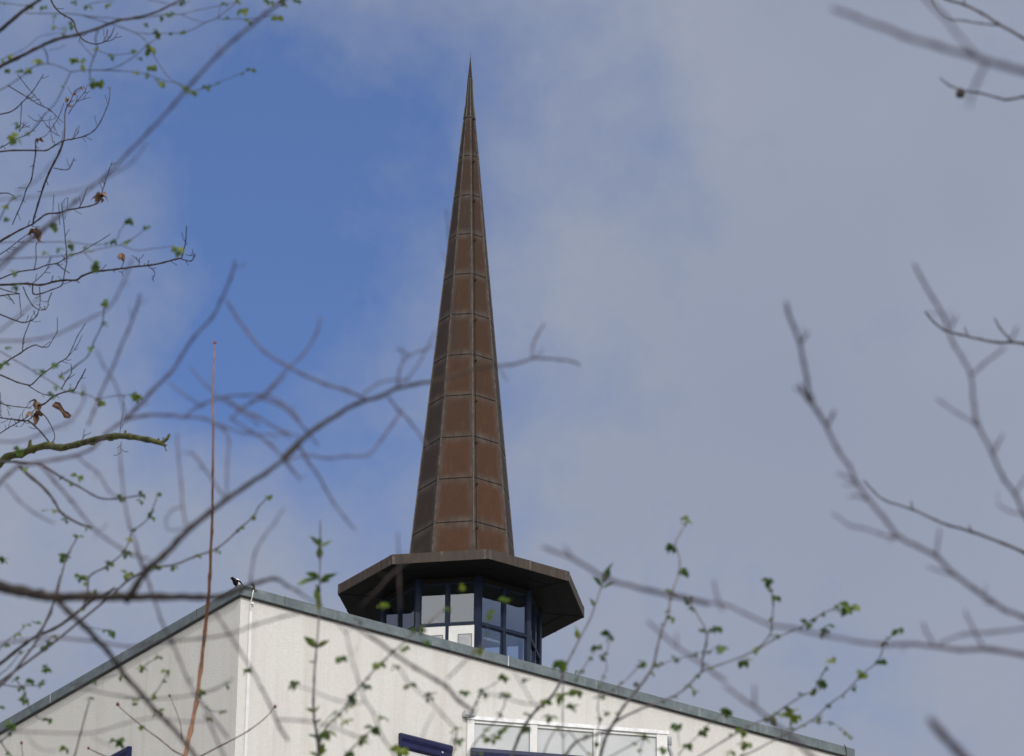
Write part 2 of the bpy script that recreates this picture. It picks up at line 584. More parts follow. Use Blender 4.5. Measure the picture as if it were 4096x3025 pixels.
kb.tube([q, q+NR*.02, q+NR*.025], [.025, .022, .012], 10)
kb.build('latch', M['metal'], wo_)

# window on the shaded wall
def onleft(x, y, out=0.0):
    return hit(x, y, Kw + NL*out, NL)
b2 = onleft(528, 2986)
win2 = MB()
rows = [[b2 + DL*s_ + NL*(q+.001) + UZ*h for q, h in prof] for s_ in (0, 1.3)]
win2.grid(rows, True, True, 0, False)
w2 = win2.build('window', M['blue'], bld)
sl2 = MB()
for i in range(36):
    sl2.box(b2 + DL*.05 + NL*.004 - UZ*(.335+.045*(i+1)), DL*1.2, NL*.03, UZ*.037)
sl2.build('shutter_slats', M['white'], w2)

# angled bay window
bay_a = R(10.5)
DB = V((cos(bay_a), sin(bay_a), 0))
NB = V((DB.y, -DB.x, 0))
A0 = onwall(1868, 2871, .02)
E0 = hit(2668, 2915, A0, NB)
blen = (E0-A0).dot(DB)
zb = A0.z
bay = MB()
zb0 = zb-3.4
# roof slab of the bay: plan triangle (A0, E0, wall point)
Wp = E0 - NR*((E0-Kw).dot(NR)-.004)
A0w = A0 - NR*((A0-Kw).dot(NR)-.004)
def prism(mb, pts, z0, z1):
    lo = [V((p.x, p.y, z0)) for p in pts]
    hi = [V((p.x, p.y, z1)) for p in pts]
    mb.grid([lo, hi], True, True, 0, False)
ins = NB*-.05
prism(bay, [A0w, A0+ins+DB*.05, E0+ins-DB*.05, Wp-DB*.05], zb0, zb-.05)
by = bay.build('bay_window', M['white'], bld)
fl = MB()
prism(fl, [A0w + UZ*0, A0 + NB*.05, E0 + NB*.05 + DB*.03, Wp + DB*.03], zb-.048, zb+.035)
fl.build('bay_roof', M['metal'], by)
gt = MB()
gp = onwall(1848, 2848, 0)
rows = []
for s_ in (0, .28):
    rows.append([gp + DR*s_ + NR*(.008+.07*(1+sin(tt))) + UZ*(-.06-.07*cos(tt)) for tt in [pi*2*k_/10 for k_ in range(10)]])
gt.grid(rows, True, True, 0, False)
gt.build('gutter_end', M['metal'], by)
# posts, rails and the three panels
xs = [hit(x, 2950, A0, NB) for x in (1868, 1896, 2119, 2148, 2373, 2401, 2626, 2668)]
xs = [(p-A0).dot(DB) for p in xs]
po = MB()
for i in (0, 2, 4, 6):
    po.box(A0 + DB*xs[i] + NB*-.048 - UZ*.049, DB*(xs[i+1]-xs[i]), NB*.08, UZ*-3.3)
po.build('frame', M['white'], by)
rl = MB()
rl.box(A0 + DB*xs[1] + NB*-.048 - UZ*.049, DB*(xs[6]-xs[1]), NB*.06, UZ*-.06)
rl.build('top_rail', M['white'], by)
for i in (1, 3, 5):
    pn = MB()
    pn.box(A0 + DB*(xs[i]+.012) + NB*-.045 - UZ*.112, DB*(xs[i+1]-xs[i]-.024), NB*.02, UZ*-1.2)
    pn.build('panel', M['panel'], by)
    for e in (xs[i]+.002, xs[i+1]-.010):
        bd = MB()
        bd.box(A0 + DB*e + NB*-.044 - UZ*.112, DB*.008, NB*.045, UZ*-1.1)
        bd.build('glazing_bead', M['grey'], by)
sb0 = hit(1885, 2989, A0 + NB*.14, NB)
sb = MB()
prof2 = [(-.13, 0), (0, -.005), (.03, -.03), (.035, -.10), (.02, -.2), (-.02, -.28), (-.13, -.28)]
rows = [[sb0 + DB*s_ + NB*q + UZ*h for q, h in prof2] for s_ in (0, xs[7]-.1)]
sb.grid(rows, True, True, 0, False)
sb.build('shutter_box', M['blue'], by)
dp = MB()
q = hit(2676, 2948, E0 - NB*.25, NB)
dp.tube([q, q - UZ*.02, q - UZ*.19, q - UZ*.2], [.055, .06, .06, .045], 12)
dp.tube([q - UZ*.19, q - UZ*.27, q - UZ*.35 + DR*.05, q - UZ*.45 + DR*.08, q - UZ*2.5 + DR*.08], .042, 12)
dp.build('downpipe', M['grey'], by)

# ------------------------------------------------------------------ spire on its glazed lantern
tur = thing('spire_turret', V((C.x, C.y, zt-.016)), 'tall brown copper spire on an eight-sided glazed lantern with broad dark eaves', 'spire')
ZC = C.z
ZR = zt-.016
FH = .235
# canopy: fascia ring, soffit, low roof
can = MB()
for k in range(8):
    a, b = octo(k, RC, ZC), octo(k+1, RC, ZC)
    can.face([a, b, b+UZ*FH, a+UZ*FH], [(0, 0), (1, 0), (1, 1), (0, 1)])
    ai, bi = octo(k, RC-.02, ZC), octo(k+1, RC-.02, ZC)
    can.face([b, a, ai, bi])
    ti, tj = octo(k, RC-.05, ZC+FH+.012), octo(k+1, RC-.05, ZC+FH+.012)
    can.face([a+UZ*FH, b+UZ*FH, tj, ti])
co = can.build('canopy', M['fascia'], tur)
rf = MB()
for k in range(8):
    rf.face([octo(k, RC-.05, ZC+FH+.012), octo(k+1, RC-.05, ZC+FH+.012), octo(k+1, 1.2, ZC+FH+.07), octo(k, 1.2, ZC+FH+.07)])
rf.build('canopy_roof', M['fascia'], co)
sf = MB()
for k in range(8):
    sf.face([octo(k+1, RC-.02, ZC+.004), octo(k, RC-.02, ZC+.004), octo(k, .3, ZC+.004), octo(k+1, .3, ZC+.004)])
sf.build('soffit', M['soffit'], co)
sj = MB()
for k in range(8):
    a, b = octo(k, RC-.04, ZC-.004), octo(k, 1.9, ZC-.004)
    d_ = (b-a).normalized()
    sd_ = d_.cross(UZ)*.02
    sj.box(a-sd_, d_*(b-a).length, sd_*2, UZ*.007)
    m0, m1 = (octo(k, RC-.5, ZC-.004), octo(k+1, RC-.5, ZC-.004))
    d2 = (m1-m0).normalized()
    sj.box(m0, d2*(m1-m0).length, d2.cross(UZ)*.012, UZ*.007)
sj.build('soffit_seam', M['joint'], co)
for k in range(8):
    a, b = octo(k, RC, ZC), octo(k+1, RC, ZC)
    d_ = (b-a).normalized()
    nn = V((d_.y, -d_.x, 0))
    ln = (b-a).length
    for fr_, ww in ((.5, .06), (.0, .07), (.945, .06), (.22, .012), (.77, .012)):
        st = MB()
        st.box(a + d_*(ln*fr_+.002) + nn*.001 - UZ*.003, d_*ww, nn*(.008 if ww > .02 else .003), UZ*(FH+.005))
        st.build('fascia_strap', M['seam'], co)

# lantern
RLN = 1.86
col = MB()
pw = .085
zl0 = ZR
for k in range(8):
    c_ = octo(k, RLN, zl0)
    prv, nxt = octo(k-1, RLN, zl0), octo(k+1, RLN, zl0)
    d1, d2 = (prv-c_).normalized(), (nxt-c_).normalized()
    inn = (V((C.x, C.y, zl0))-c_).normalized()
    pm = MB()
    pts = [c_ - inn*.03, c_ + d1*.085 - inn*.005, c_ + d1*.085 + inn*.09, c_ + inn*.12, c_ + d2*.085 + inn*.09, c_ + d2*.085 - inn*.005]
    prism(pm, pts, zl0, ZC-.005)
    pm.build('post', M['navy'], tur)
# sight lines measured on the middle face
def facepts(k):
    a, b = octo(k, RLN, 0), octo(k+1, RLN, 0)
    d_ = (b-a).normalized()
    return a, b, d_, V((d_.y, -d_.x, 0))
a, b, d_, nn = facepts(1)
zmid = hit(1795, 2497, octo(1, RLN, ZC)+nn*.02, nn).z
ztop = hit(1795, 2330, octo(1, RLN, ZC)+nn*.02, nn).z
print('LEVELS', ZR, zmid, ztop, ZC)
for k in range(8):
    a, b, d_, nn = facepts(k)
    ln = (b-a).length
    z0 = ZR
    frm = MB()
    dep = nn*-.07
    def bar(s0, s1, za, zb_, out=.0):
        frm.box(V((a.x, a.y, za)) + d_*s0 + nn*out, d_*(s1-s0), dep, UZ*(zb_-za))
    bar(.087, ln-.087, ztop, ZC-.006, -.01)          # head
    hd = frm.build('header', M['joint'], tur)  # near-black instead of navy: shade below the soffit put into its colour
    frm = MB()
    bar(.087, ln-.087, zmid-.035, zmid+.03, .012)     # transom
    bar(.087, ln-.087, z0, z0+.09, .004)             # sill
    bar(ln/2-.035, ln/2+.035, zmid+.031, ztop-.001, .008)    # mullion above
    bar(ln/2-.035, ln/2+.035, z0+.091, zmid-.036, .008)
    for s0 in (.089, ln/2+.037):                        # inner window sashes
        s1 = s0 + ln/2-.126
        for za, zb_ in ((zmid+.032, ztop-.002), (z0+.092, zmid-.037)):
            if k == 1 and za < zmid:
                continue
            tck = .022
            bar(s0, s1, za, za+tck, -.012)
            bar(s0, s1, zb_-tck, zb_, -.012)
            bar(s0, s0+tck, za+tck, zb_-tck, -.012)
            bar(s1-tck, s1, za+tck, zb_-tck, -.012)
    wf = frm.build('window', M['navy'], tur)
    for s0 in (.105, ln/2+.053):
        s1 = s0 + ln/2-.158
        for za, zb_ in ((zmid+.05, ztop-.02), (z0+.11, zmid-.055)):
            if k == 1 and za < zmid:
                # white door leaf with a dark vent instead of glass
                dm = MB()
                dm.box(V((a.x, a.y, z0+.092)) + d_*(s0-.014) + nn*-.03, d_*(s1-s0+.028), nn*.03, UZ*(zmid-.13-z0))
                dd = dm.build('door_leaf', M['white'], wf)
                vm = MB()
                cx_ = s0 + (s1-s0)*.38
                vm.box(V((a.x, a.y, zmid-1.0)) + d_*cx_ + nn*.001, d_*.30, nn*.012, UZ*.74)
                vm.build('vent', M['grey'], dd)
                vf = MB()
                for za_, h_ in ((zmid-.262, .016), (zmid-1.0, .016)):
                    vf.box(V((a.x, a.y, za_)) + d_*(cx_-.008) + nn*.001, d_*.316, nn*.018, UZ*h_*.6)
                for ss in (cx_-.008, cx_+.30):
                    vf.box(V((a.x, a.y, zmid-.984)) + d_*ss + nn*.001, d_*.008, nn*.018, UZ*.72)
                vf.build('vent_frame', M['iron'], dd)
                continue
            pm = MB()
            pm.box(V((a.x, a.y, za)) + d_*s0 + nn*-.045, d_*(s1-s0), nn*.006, UZ*(zb_-za))
            pm.build('pane', M['glass'], wf)
# inside the lantern: floor, ceiling, core and a few pale blinds and a rail
it = MB()
for k in range(8):
    it.face([octo(k, RLN-.14, ZR+.03), octo(k+1, RLN-.14, ZR+.03), V((C.x, C.y, ZR+.03))])
ito = it.build('interior_floor', M['dark'], tur)
ic = MB()
for k in range(8):
    ic.face([octo(k+1, RLN-.14, ztop+.03), octo(k, RLN-.14, ztop+.03), V((C.x, C.y, ztop+.03))])
ic.build('interior_ceiling', M['ceiling'], tur)
cc = MB()
prism(cc, [octo(k, .55, 0) for k in range(8)], ZR+.031, ztop+.02)
cc.build('core', M['dark'], tur)
a, b, d_, nn = facepts(2)
ln = (b-a).length
bl = MB()
for i in range(6):
    bl.box(V((a.x, a.y, ZR+.2)) + d_*(ln*.56+i*.018) - nn*(.2+.01*(i % 2)), d_*.017, nn*-.004, UZ*(zmid-.16-ZR-.1))
bl.box(V((a.x, a.y, ZR+.2)) + d_*(ln*.86) - nn*.22, d_*.06, nn*-.006, UZ*.9)
bl.build('blind', M['blind'], tur)
rr = MB()
q = hit(1950, 2560, V((a.x, a.y, 0)) - nn*.25, nn)
rr.box(q - d_*.1, d_*.56, nn*-.05, UZ*.05)
rr.build('inner_rail', M['white'], tur)
a, b, d_, nn = facepts(3)
bl = MB()
for s_ in (.25, .6, .95):
    bl.box(V((a.x, a.y, ZR+.2)) + d_*s_ - nn*.2, d_*.12, nn*-.006, UZ*(zmid-ZR-.1))
bl.build('blind', M['blind'], tur)

# spire: eight faces of copper sheets
AX = V((C.x, C.y, 0))
def axis_z(y):
    "height on the spire's axis seen at photo row y"
    lo, hi_ = C.z, C.z+25
    for _ in range(50):
        md = (lo+hi_)/2
        d = V((C.x, C.y, md))-EYE
        py = PH/2 - F*d.dot(UP)/d.dot(FW)
        if py > y:
            lo = md
        else:
            hi_ = md
    return lo
def edge_z(y, k, rfun):
    lo, hi_ = C.z, C.z+25
    for _ in range(50):
        md = (lo+hi_)/2
        d = octo(k, rfun(md), md)-EYE
        py = PH/2 - F*d.dot(UP)/d.dot(FW)
        if py > y:
            lo = md
        else:
            hi_ = md
    return lo
def pxm(z):
    d = V((C.x, C.y, z))-EYE
    return F/d.dot(FW)
# silhouette widths (pixels) at rows, turned into true radii
sil = [(2213, 414), (1593, 281), (1098, 174), (632, 78)]
prof = []
for y, wpx in sil:
    z = axis_z(y)
    prof.append((z, wpx/2/.976/pxm(z)))
(z0, r0), (z1, r1) = prof[0], prof[-1]
def rspire(z):
    return r0 + (r1-r0)*(z-z0)/(z1-z0)
seam_y = [2083, 1908, 1743, 1577, 1415, 1253, 1093, 934, 778, 621, 469]
seams = [edge_z(y, 2, rspire) for y in seam_y]
print('SEAMS', [round(s, 2) for s in seams], [round(b-a, 2) for a, b in zip(seams, seams[1:])], 'R', [round(q[1], 3) for q in prof], ZC+FH)
levels = [ZC+FH+.02] + seams
rnd = random.Random(3)
spm = MB()
for i in range(len(levels)-1):
    za, zb_ = levels[i], levels[i+1]
    for k in range(8):
        tone = max(0, min(1, .95-.075*i + rnd.uniform(-.12, .12)))*(.1 if k in (0, 7, 3) else 1)  # shade of the left faces painted in as a darker, greyer tone
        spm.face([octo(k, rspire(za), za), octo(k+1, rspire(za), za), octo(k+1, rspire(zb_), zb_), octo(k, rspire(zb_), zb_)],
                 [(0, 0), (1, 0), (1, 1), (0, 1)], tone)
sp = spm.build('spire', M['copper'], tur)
# capping strips along the arrises and lap joints between sheets
for k in range(8):
    mb = MB()
    aa = TH+k*pi/4
    out = V((cos(aa), sin(aa), 0))
    tg = V((-sin(aa), cos(aa), 0))
    rows = []
    for z in (levels[0], levels[-1]-.02):
        p = octo(k, rspire(z), z)
        wv = .019 if z == levels[0] else .011
        rows.append([p - tg*wv - out*.012, p - tg*wv*.6 + out*.012, p + tg*wv*.6 + out*.012, p + tg*wv - out*.012])
    mb.grid(rows, True, True, 0, False)
    mb.build('arris_strip', M['seam'], sp)
for z in seams[:-1]:
    lj = MB()
    for k in range(8):
        a, b = octo(k, rspire(z)+.005, z), octo(k+1, rspire(z)+.005, z)
        d_ = (b-a).normalized()
        nn = V((d_.y, -d_.x, 0))
        lj.box(a + d_*.03 - UZ*.010, d_*((b-a).length-.06), nn*.006 , UZ*.016)
    lj.build('lap_joint', M['joint'], sp)
# tapering cap and needle
capz = [levels[-1], levels[-1]+.02, axis_z(416), axis_z(320), axis_z(240), axis_z(225)]
tipz = axis_z(213)
capr = [rspire(levels[-1])+.012]
capr += [rspire(levels[-1])+.006]
for y, wpx in ((416, 32), (320, 19), (240, 3.4)):
    z = axis_z(y)
    capr.append(wpx/2/.976/pxm(z))
capr.append(.004)
cp = MB()
for i in range(len(capz)-1):
    for k in range(8):
        cp.face([octo(k, capr[i], capz[i]), octo(k+1, capr[i], capz[i]), octo(k+1, capr[i+1], capz[i+1]), octo(k, capr[i+1], capz[i+1])],
                [(.3, .3), (.7, .3), (.7, .7), (.3, .7)], .15)
cpo = cp.build('spire_cap', M['copper'], tur)
cpr = MB()
for k in range(8):
    aa = TH+k*pi/4
    cpr.tube([octo(k, capr[i]+.002, capz[i]) for i in range(4)], [.012, .012, .008, .005], 5)
for zz, rr_ in ((capz[1], capr[1]), (axis_z(320), capr[3])):
    ring = [octo(k, rr_+.004, zz) for k in range(9)]
    cpr.tube(ring, .008, 5)
cpr.build('cap_seam', M['verdigris'], cpo)
nd = MB()
nd.tube([V((C.x, C.y, axis_z(245))), V((C.x, C.y, axis_z(228))), V((C.x, C.y, tipz))], [.008, .006, .004], 6)
nd.build('needle', M['iron'], tur)
# conductor rod beside the sunny arris with its brackets
rod = MB()
aa = TH+2*pi/4
out = V((cos(aa), sin(aa), 0))
tg = V((-sin(aa), cos(aa), 0))
def rodp(z):
    return octo(2, rspire(z), z) + tg*.062*(1 if z < levels[-1]-3 else .8) + out*.03
zs = [levels[0]+(levels[-1]-levels[0])*i/12 for i in range(13)]
rod.tube([rodp(z) for z in zs], .008, 6)
ro = rod.build('conductor_rod', M['joint'], sp)
for i, z in enumerate(seams):
    zb_ = z - .18 if i < len(seams)-1 else z-.05
    p = rodp(zb_)
    br = MB()
    br.box(p - tg*.012 - out*.05 - UZ*.010, tg*.05, out*.06, UZ*.014)
    br.box(p + tg*.026 - UZ*.010, tg*.012, out*.02, UZ*.034)
    br.build('bracket', M['joint'], ro)

# ------------------------------------------------------------------ magpie on the roof edge
def magpie():
    px, py = 943, 2338
    foot = hit(px, py, K + NL*-.015, NL)
    s_ = (foot-K).dot(DL)
    base = K + DL*s_ - NL*.03
    base.z = K.z+.004
    t = thing('magpie', base, 'black and white magpie perched on the roof edge at the corner', 'bird')
    yaw = R(180+40)       # faces left and a little towards the viewer
    f, sd_ = V((cos(yaw), sin(yaw), 0)), V((-sin(yaw), cos(yaw), 0))
    def W(x, y, z):
        return base + (f*x + sd_*y + UZ*z*1.06)*1.04
    # body: rings along the spine, tail root to bill root (x forward, z up, half width, half height)
    sec = [(-.105, .080, .014, .014), (-.085, .080, .034, .034), (-.05, .080, .050, .050), (-.005, .084, .060, .062), (.035, .098, .060, .064),
           (.065, .120, .048, .052), (.080, .138, .036, .038), (.096, .150, .033, .034), (.114, .154, .030, .031), (.130, .152, .020, .021), (.140, .149, .010, .011)]
    rows = []
    n = 14
    for x, z, hw, hh in sec:
        rows.append([W(x, hw*sin(2*pi*k/n), z+hh*cos(2*pi*k/n)) for k in range(n)])
    def mi(i, j):
        lower = cos(2*pi*(j+.5)/n) < .5
        return 1 if (1 <= i <= 2 and lower) else 0
    b = MB()
    b.grid(rows, True, True, mi)
    # fan of tail feathers is its own part
    b.build('body', [M['plumage'], M['plumage_white']], t, base)
    bk = MB()
    bk.tube([W(.134, 0, .150), W(.155, 0, .147), W(.176, 0, .140)], [.010, .007, .0015], 8)
    bk.build('beak', M['plumage'], t)
    tl = MB()
    for q in (-2, -1, 0, 1, 2):
        a0, a1 = W(-.09, q*.004, .082), W(-.27+abs(q)*.02, q*.014, .066+abs(q)*.002)
        m0 = sd_*.011
        tl.grid([[a0-m0, a0+UZ*.004, a0+m0, a0-UZ*.003], [a1-m0*1.3, a1+UZ*.003, a1+m0*1.3, a1-UZ*.002]], True, True, 0, False)
    tl.build('tail', M['plumage_blue'], t)
    for sg in (-1, 1):
        wg = MB()
        rws = []
        for x, z, ww, hh in ((.050, .135, .0, .010), (.03, .132, .012, .026), (-.02, .121, .014, .027), (-.07, .106, .010, .022), (-.12, .086, .005, .016), (-.15, .078, .001, .005)):
            y0 = .052 if x > -.03 else .052*(1-(-.03-x)*4.6)
            rws.append([W(x, sg*(y0+ww*(.4+cos(tt))), z+hh*sin(tt)) for tt in [2*pi*k/8 for k in range(8)]])
        wg.grid(rws, True, True, lambda i, j: 1 if (i in (0, 1) and 0 <= j <= 2) else 0)
        wg.build('wing', [M['plumage_blue'], M['plumage_white']], t)
        lg = MB()
        lg.tube([W(.005, sg*.022, .065), W(-.004, sg*.024, .035), W(.012, sg*.024, .004)], [.010, .005, .004], 7)
        for da in (-.45, 0, .45, pi):
            q0 = W(.012, sg*.024, .005)
            lg.tube([q0, q0 + (f*cos(da)+sd_*sin(da))*.024 - UZ*.001], [.004, .002], 5)
        lg.build('leg', M['iron'], t)
magpie()

# ------------------------------------------------------------------ trees between the viewer and the building
# Branch courses measured on the photograph (sheet: x offset, y offset, scale), each tree laid out at its own distance.
SH = dict(A=(0, 0, .5447), B=(0, 800, .5447), C=(0, 1500, .5447), L=(0, 2200, .5364), M=(1000, 900, .6355),
          R=(3000, 0, .4964), U=(3000, 900, .4964), W=(3000, 1600, .4964), S=(2000, 2000, .6205), K=(1100, 2100, .5599),
          Q=(2900, 2300, .5346), P=(0, 0, 1.0))
NUMT = [0]
def spline(pts, step=4):
    out = []
    n = len(pts)
    for i in range(n-1):
        p0, p1, p2, p3 = pts[max(i-1, 0)], pts[i], pts[i+1], pts[min(i+2, n-1)]
        for q in range(step):
            t = q/step
            out.append(tuple(.5*((2*p1[j]) + (-p0[j]+p2[j])*t + (2*p0[j]-5*p1[j]+4*p2[j]-p3[j])*t*t + (-p0[j]+3*p1[j]-3*p2[j]+p3[j])*t**3) for j in range(len(p1))))
    out.append(tuple(pts[-1]))
    return out
class Tree:
    def __init__(s, d0, label, cat, name, trunk_xy, trunk_h, trunk_r, blur, bark, seed, group=None, spread=.03, sub=.75, low=.30):
        s.d0, s.blur, s.bark, s.rnd, s.spread = d0, blur, bark, random.Random(seed), spread
        s.ph = [s.rnd.uniform(0, 6.28) for _ in range(4)]
        s.base = V((trunk_xy[0], trunk_xy[1], 0))
        s.h, s.r, s.sub, s.low = trunk_h, trunk_r, sub, low
        s.root = thing(name, s.base, label, cat, group)
        s.budded, s.budmesh, s.spurs = 0, MB(), (0, 0, 0)
        tr = MB()
        n = 14
        pts, rad = [], []
        for i in range(n+1):
            f = i/n
            pts.append(s.base + V((.18*sin(f*5+s.ph[0]), .18*sin(f*4+s.ph[1]), f*trunk_h)))
            rad.append(trunk_r*(1-.72*f)*(1+.35*max(0, .08-f)/.08))
        s.tp = pts
        tr.tube(pts, rad, 12)
        tr.build('trunk', bark, s.root)
    def depth(s, x, y):
        return s.d0*(1+s.spread*(sin(x/430+s.ph[0])+sin(y/370+s.ph[1])+.5*sin((x+y)/210+s.ph[2])))
    def point(s, x, y):
        return at(x, y, s.depth(x, y))
    def tpoint(s, z):
        f = max(0, min(.985, z/s.h))*14
        i = int(f)
        return s.tp[i].lerp(s.tp[min(i+1, 14)], f-i)
    def rad(s, wpx, x, y):
        core = max(wpx-s.sub*s.blur, s.low*wpx)
        return core*s.depth(x, y)/F/2
    def add(s, text, bark=None, name=None, buds=.22):
        "lines: sheet [R] width[>width] x,y x,y ..."
        for line in text.strip().splitlines():
            tk = line.split()
            if not tk or tk[0] == '#':
                continue
            sx, sy, sc_ = SH[tk[0]]
            rooted = tk[1] == 'R'
            if rooted:
                tk.pop(1)
            w = [float(q)*sc_ for q in tk[1].split('>')]
            w0, w1 = w[0], w[-1]
            if len(w) == 1:
                w1 = w0*.72
            pts = [tuple(map(float, q.split(','))) for q in tk[2:]]
            n = len(pts)
            cp_ = []
            for i, (x, y) in enumerate(pts):
                px, py = sx+x*sc_, sy+y*sc_
                cp_.append((px, py, w0+(w1-w0)*i/max(1, n-1)))
            sp_ = spline(cp_, 4)
            p3, rr = [], []
            for i, (x, y, ww) in enumerate(sp_):
                j = ww*.05
                node = 1+(buds if i % 4 == 0 and 0 < i < len(sp_)-1 else 0) + s.rnd.uniform(-.06, .06)
                p3.append(s.point(x+s.rnd.uniform(-j, j), y+s.rnd.uniform(-j, j)))
                rr.append(max(.0012, s.rad(ww, x, y)*node))
            rr[-1] *= .75
            if rooted:
                # carry the branch on, out of the picture, to the trunk
                a0 = p3[0]
                tan = (p3[0]-p3[3]).normalized()
                side = V((s.base.x-a0.x, s.base.y-a0.y, 0)).length
                tz = min(s.h*.97, max(s.h*.3, a0.z - .55*side - .6))
                b0 = s.tpoint(tz)
                ln = (b0-a0).length
                c1 = a0 + tan*ln*.4
                c2 = b0 + UZ*ln*.22 + (a0-b0)*.15
                ext, er = [], []
                for i in range(12, 0, -1):
                    t = i/12
                    ext.append(a0*(1-t)**3 + c1*3*t*(1-t)**2 + c2*3*t*t*(1-t) + b0*t**3)
                    er.append(rr[0]*(1+.9*t))
                p3, rr = ext+p3, er+rr
            mb = MB()
            mb.tube(p3, rr, 7)
            pr, l0, l1 = s.spurs
            for i in range(2, len(sp_)-1):
                if s.rnd.random() < pr:
                    x, y, ww = sp_[i]
                    tx, ty = sp_[i+1][0]-sp_[i-1][0], sp_[i+1][1]-sp_[i-1][1]
                    tl = math.hypot(tx, ty) or 1
                    a = math.atan2(ty, tx) + s.rnd.choice((-1, 1))*s.rnd.uniform(.5, 1.1)
                    ll = s.rnd.uniform(l0, l1)
                    kx, ky = s.rnd.uniform(-.2, .2)*ll, -s.rnd.uniform(0, .35)*ll
                    q0, q1, q2 = (x, y), (x+cos(a)*ll*.5, y+sin(a)*ll*.5), (x+cos(a)*ll+kx, y+sin(a)*ll+ky)
                    r_ = s.rad(max(ww*.5, 3.2), x, y)
                    mb.tube([s.point(*q0), s.point(*q1), s.point(q1[0]*.15+q2[0]*.85, q1[1]*.15+q2[1]*.85), s.point(*q2)], [r_, r_*.8, r_*.95, r_*.5], 6)
            if s.budded:
                for i in range(2, len(sp_), 3):
                    if s.rnd.random() < s.budded:
                        q = V((s.rnd.gauss(0, 1), s.rnd.gauss(0, 1), s.rnd.gauss(0, 1)))*.004
                        s.cluster(s.budmesh, s.point(sp_[i][0], sp_[i][1])+q, s.rnd.uniform(13, 26)*s.depth(sp_[i][0], sp_[i][1])/F)
            nm = name or ('branch' if w0 > 7.5 or rooted else 'twig')
            mb.build(nm, bark or s.bark, s.root)
    def leaves(s, text, mt, name='foliage'):
        mb = MB()
        for line in text.strip().splitlines():
            tk = line.split()
            sx, sy, sc_ = SH[tk[0]]
            for q in tk[1:]:
                v = list(map(float, q.split(',')))
                x, y, sz = sx+v[0]*sc_, sy+v[1]*sc_, v[2]*sc_
                s.cluster(mb, s.point(x, y), sz*s.depth(x, y)/F)
        return mb.build(name, mt, s.root)
    def cluster(s, mb, p, sz):
        rn = s.rnd
        n = rn.choice((3, 4, 4, 5))
        yaw0 = rn.uniform(0, 6.28)
        for i in range(n):
            yw = yaw0 + i*2*pi/n + rn.uniform(-.5, .5)
            el = rn.uniform(-1.15, .55)
            d = V((cos(yw)*cos(el), sin(yw)*cos(el), sin(el)))
            s.leaf(mb, p + d*sz*.02, d, sz*rn.uniform(.6, .95), rn.uniform(.34, .52))
    def leaf(s, mb, p, d, ln, wid=.36, curl=.25):
        rn = s.rnd
        sd_ = d.cross(UZ)
        if sd_.length < .05:
            sd_ = V((1, 0, 0))
        sd_.normalize()
        up = sd_.cross(d).normalized()
        ro = rn.uniform(-.8, .8)
        sd_, up = sd_*cos(ro)+up*sin(ro), up*cos(ro)-sd_*sin(ro)
        w_ = wid*ln
        rows = []
        for t, k in ((0, .10), (.22, .72), (.48, 1.0), (.75, .62), (1, .03)):
            c_ = p + d*ln*t - up*curl*ln*t*t
            rows.append([c_ - sd_*w_*k + up*w_*k*.35, c_, c_ + sd_*w_*k + up*w_*k*.35])
        mb.grid(rows, False, False)
    def dead(s, sheet, x, y, sz, kind=0):
        sx, sy, sc_ = SH[sheet]
        x, y, sz = sx+x*sc_, sy+y*sc_, sz*sc_
        p = s.point(x, y)
        u = sz*s.depth(x, y)/F
        mb = MB()
        rn = s.rnd
        if kind:
            # a rolled, hanging leaf
            ax = (RT*.8 - UP*.6)
            bx = (RT*.6 + UP*.8)
            rows = []
            for i in range(6):
                t = i/5
                rr = u*(.17+.06*sin(t*9))*(1 if i < 5 else .6)
                c_ = p + ax*u*(t-.5)*1.3 + bx*u*.08*sin(t*6)
                rows.append([c_ + bx*rr*cos(q) + FW*rr*sin(q) for q in [5.2*k/8 for k in range(9)]])
            mb.grid(rows, False, False)
        else:
            for i in range(4):
                yw, el = rn.uniform(0, 6.28), rn.uniform(-1.2, .4)
                d = V((cos(yw)*cos(el), sin(yw)*cos(el), sin(el)))
                s.leaf(mb, p, d, u*rn.uniform(.5, .8), .4, .7)
        mb.build('dead_leaf', M['leaf_dead'], s.root)
    def tip(s, sheet, x, y, sz, mt, el=1.8):
        sx, sy, sc_ = SH[sheet]
        x, y, sz = sx+x*sc_, sy+y*sc_, sz*sc_
        p = s.point(x, y)
        u = sz*s.depth(x, y)/F
        mb = MB()
        mb.tube([p - UP*u*.5*el, p - UP*u*.2*el, p + UP*u*.2*el, p + UP*u*.55*el], [u*.3, u*.5, u*.4, u*.08], 8)
        mb.build('bud', mt, s.root)

def trunk_at(px, d):
    p = at(px, 1512, d)
    return (p.x, p.y)

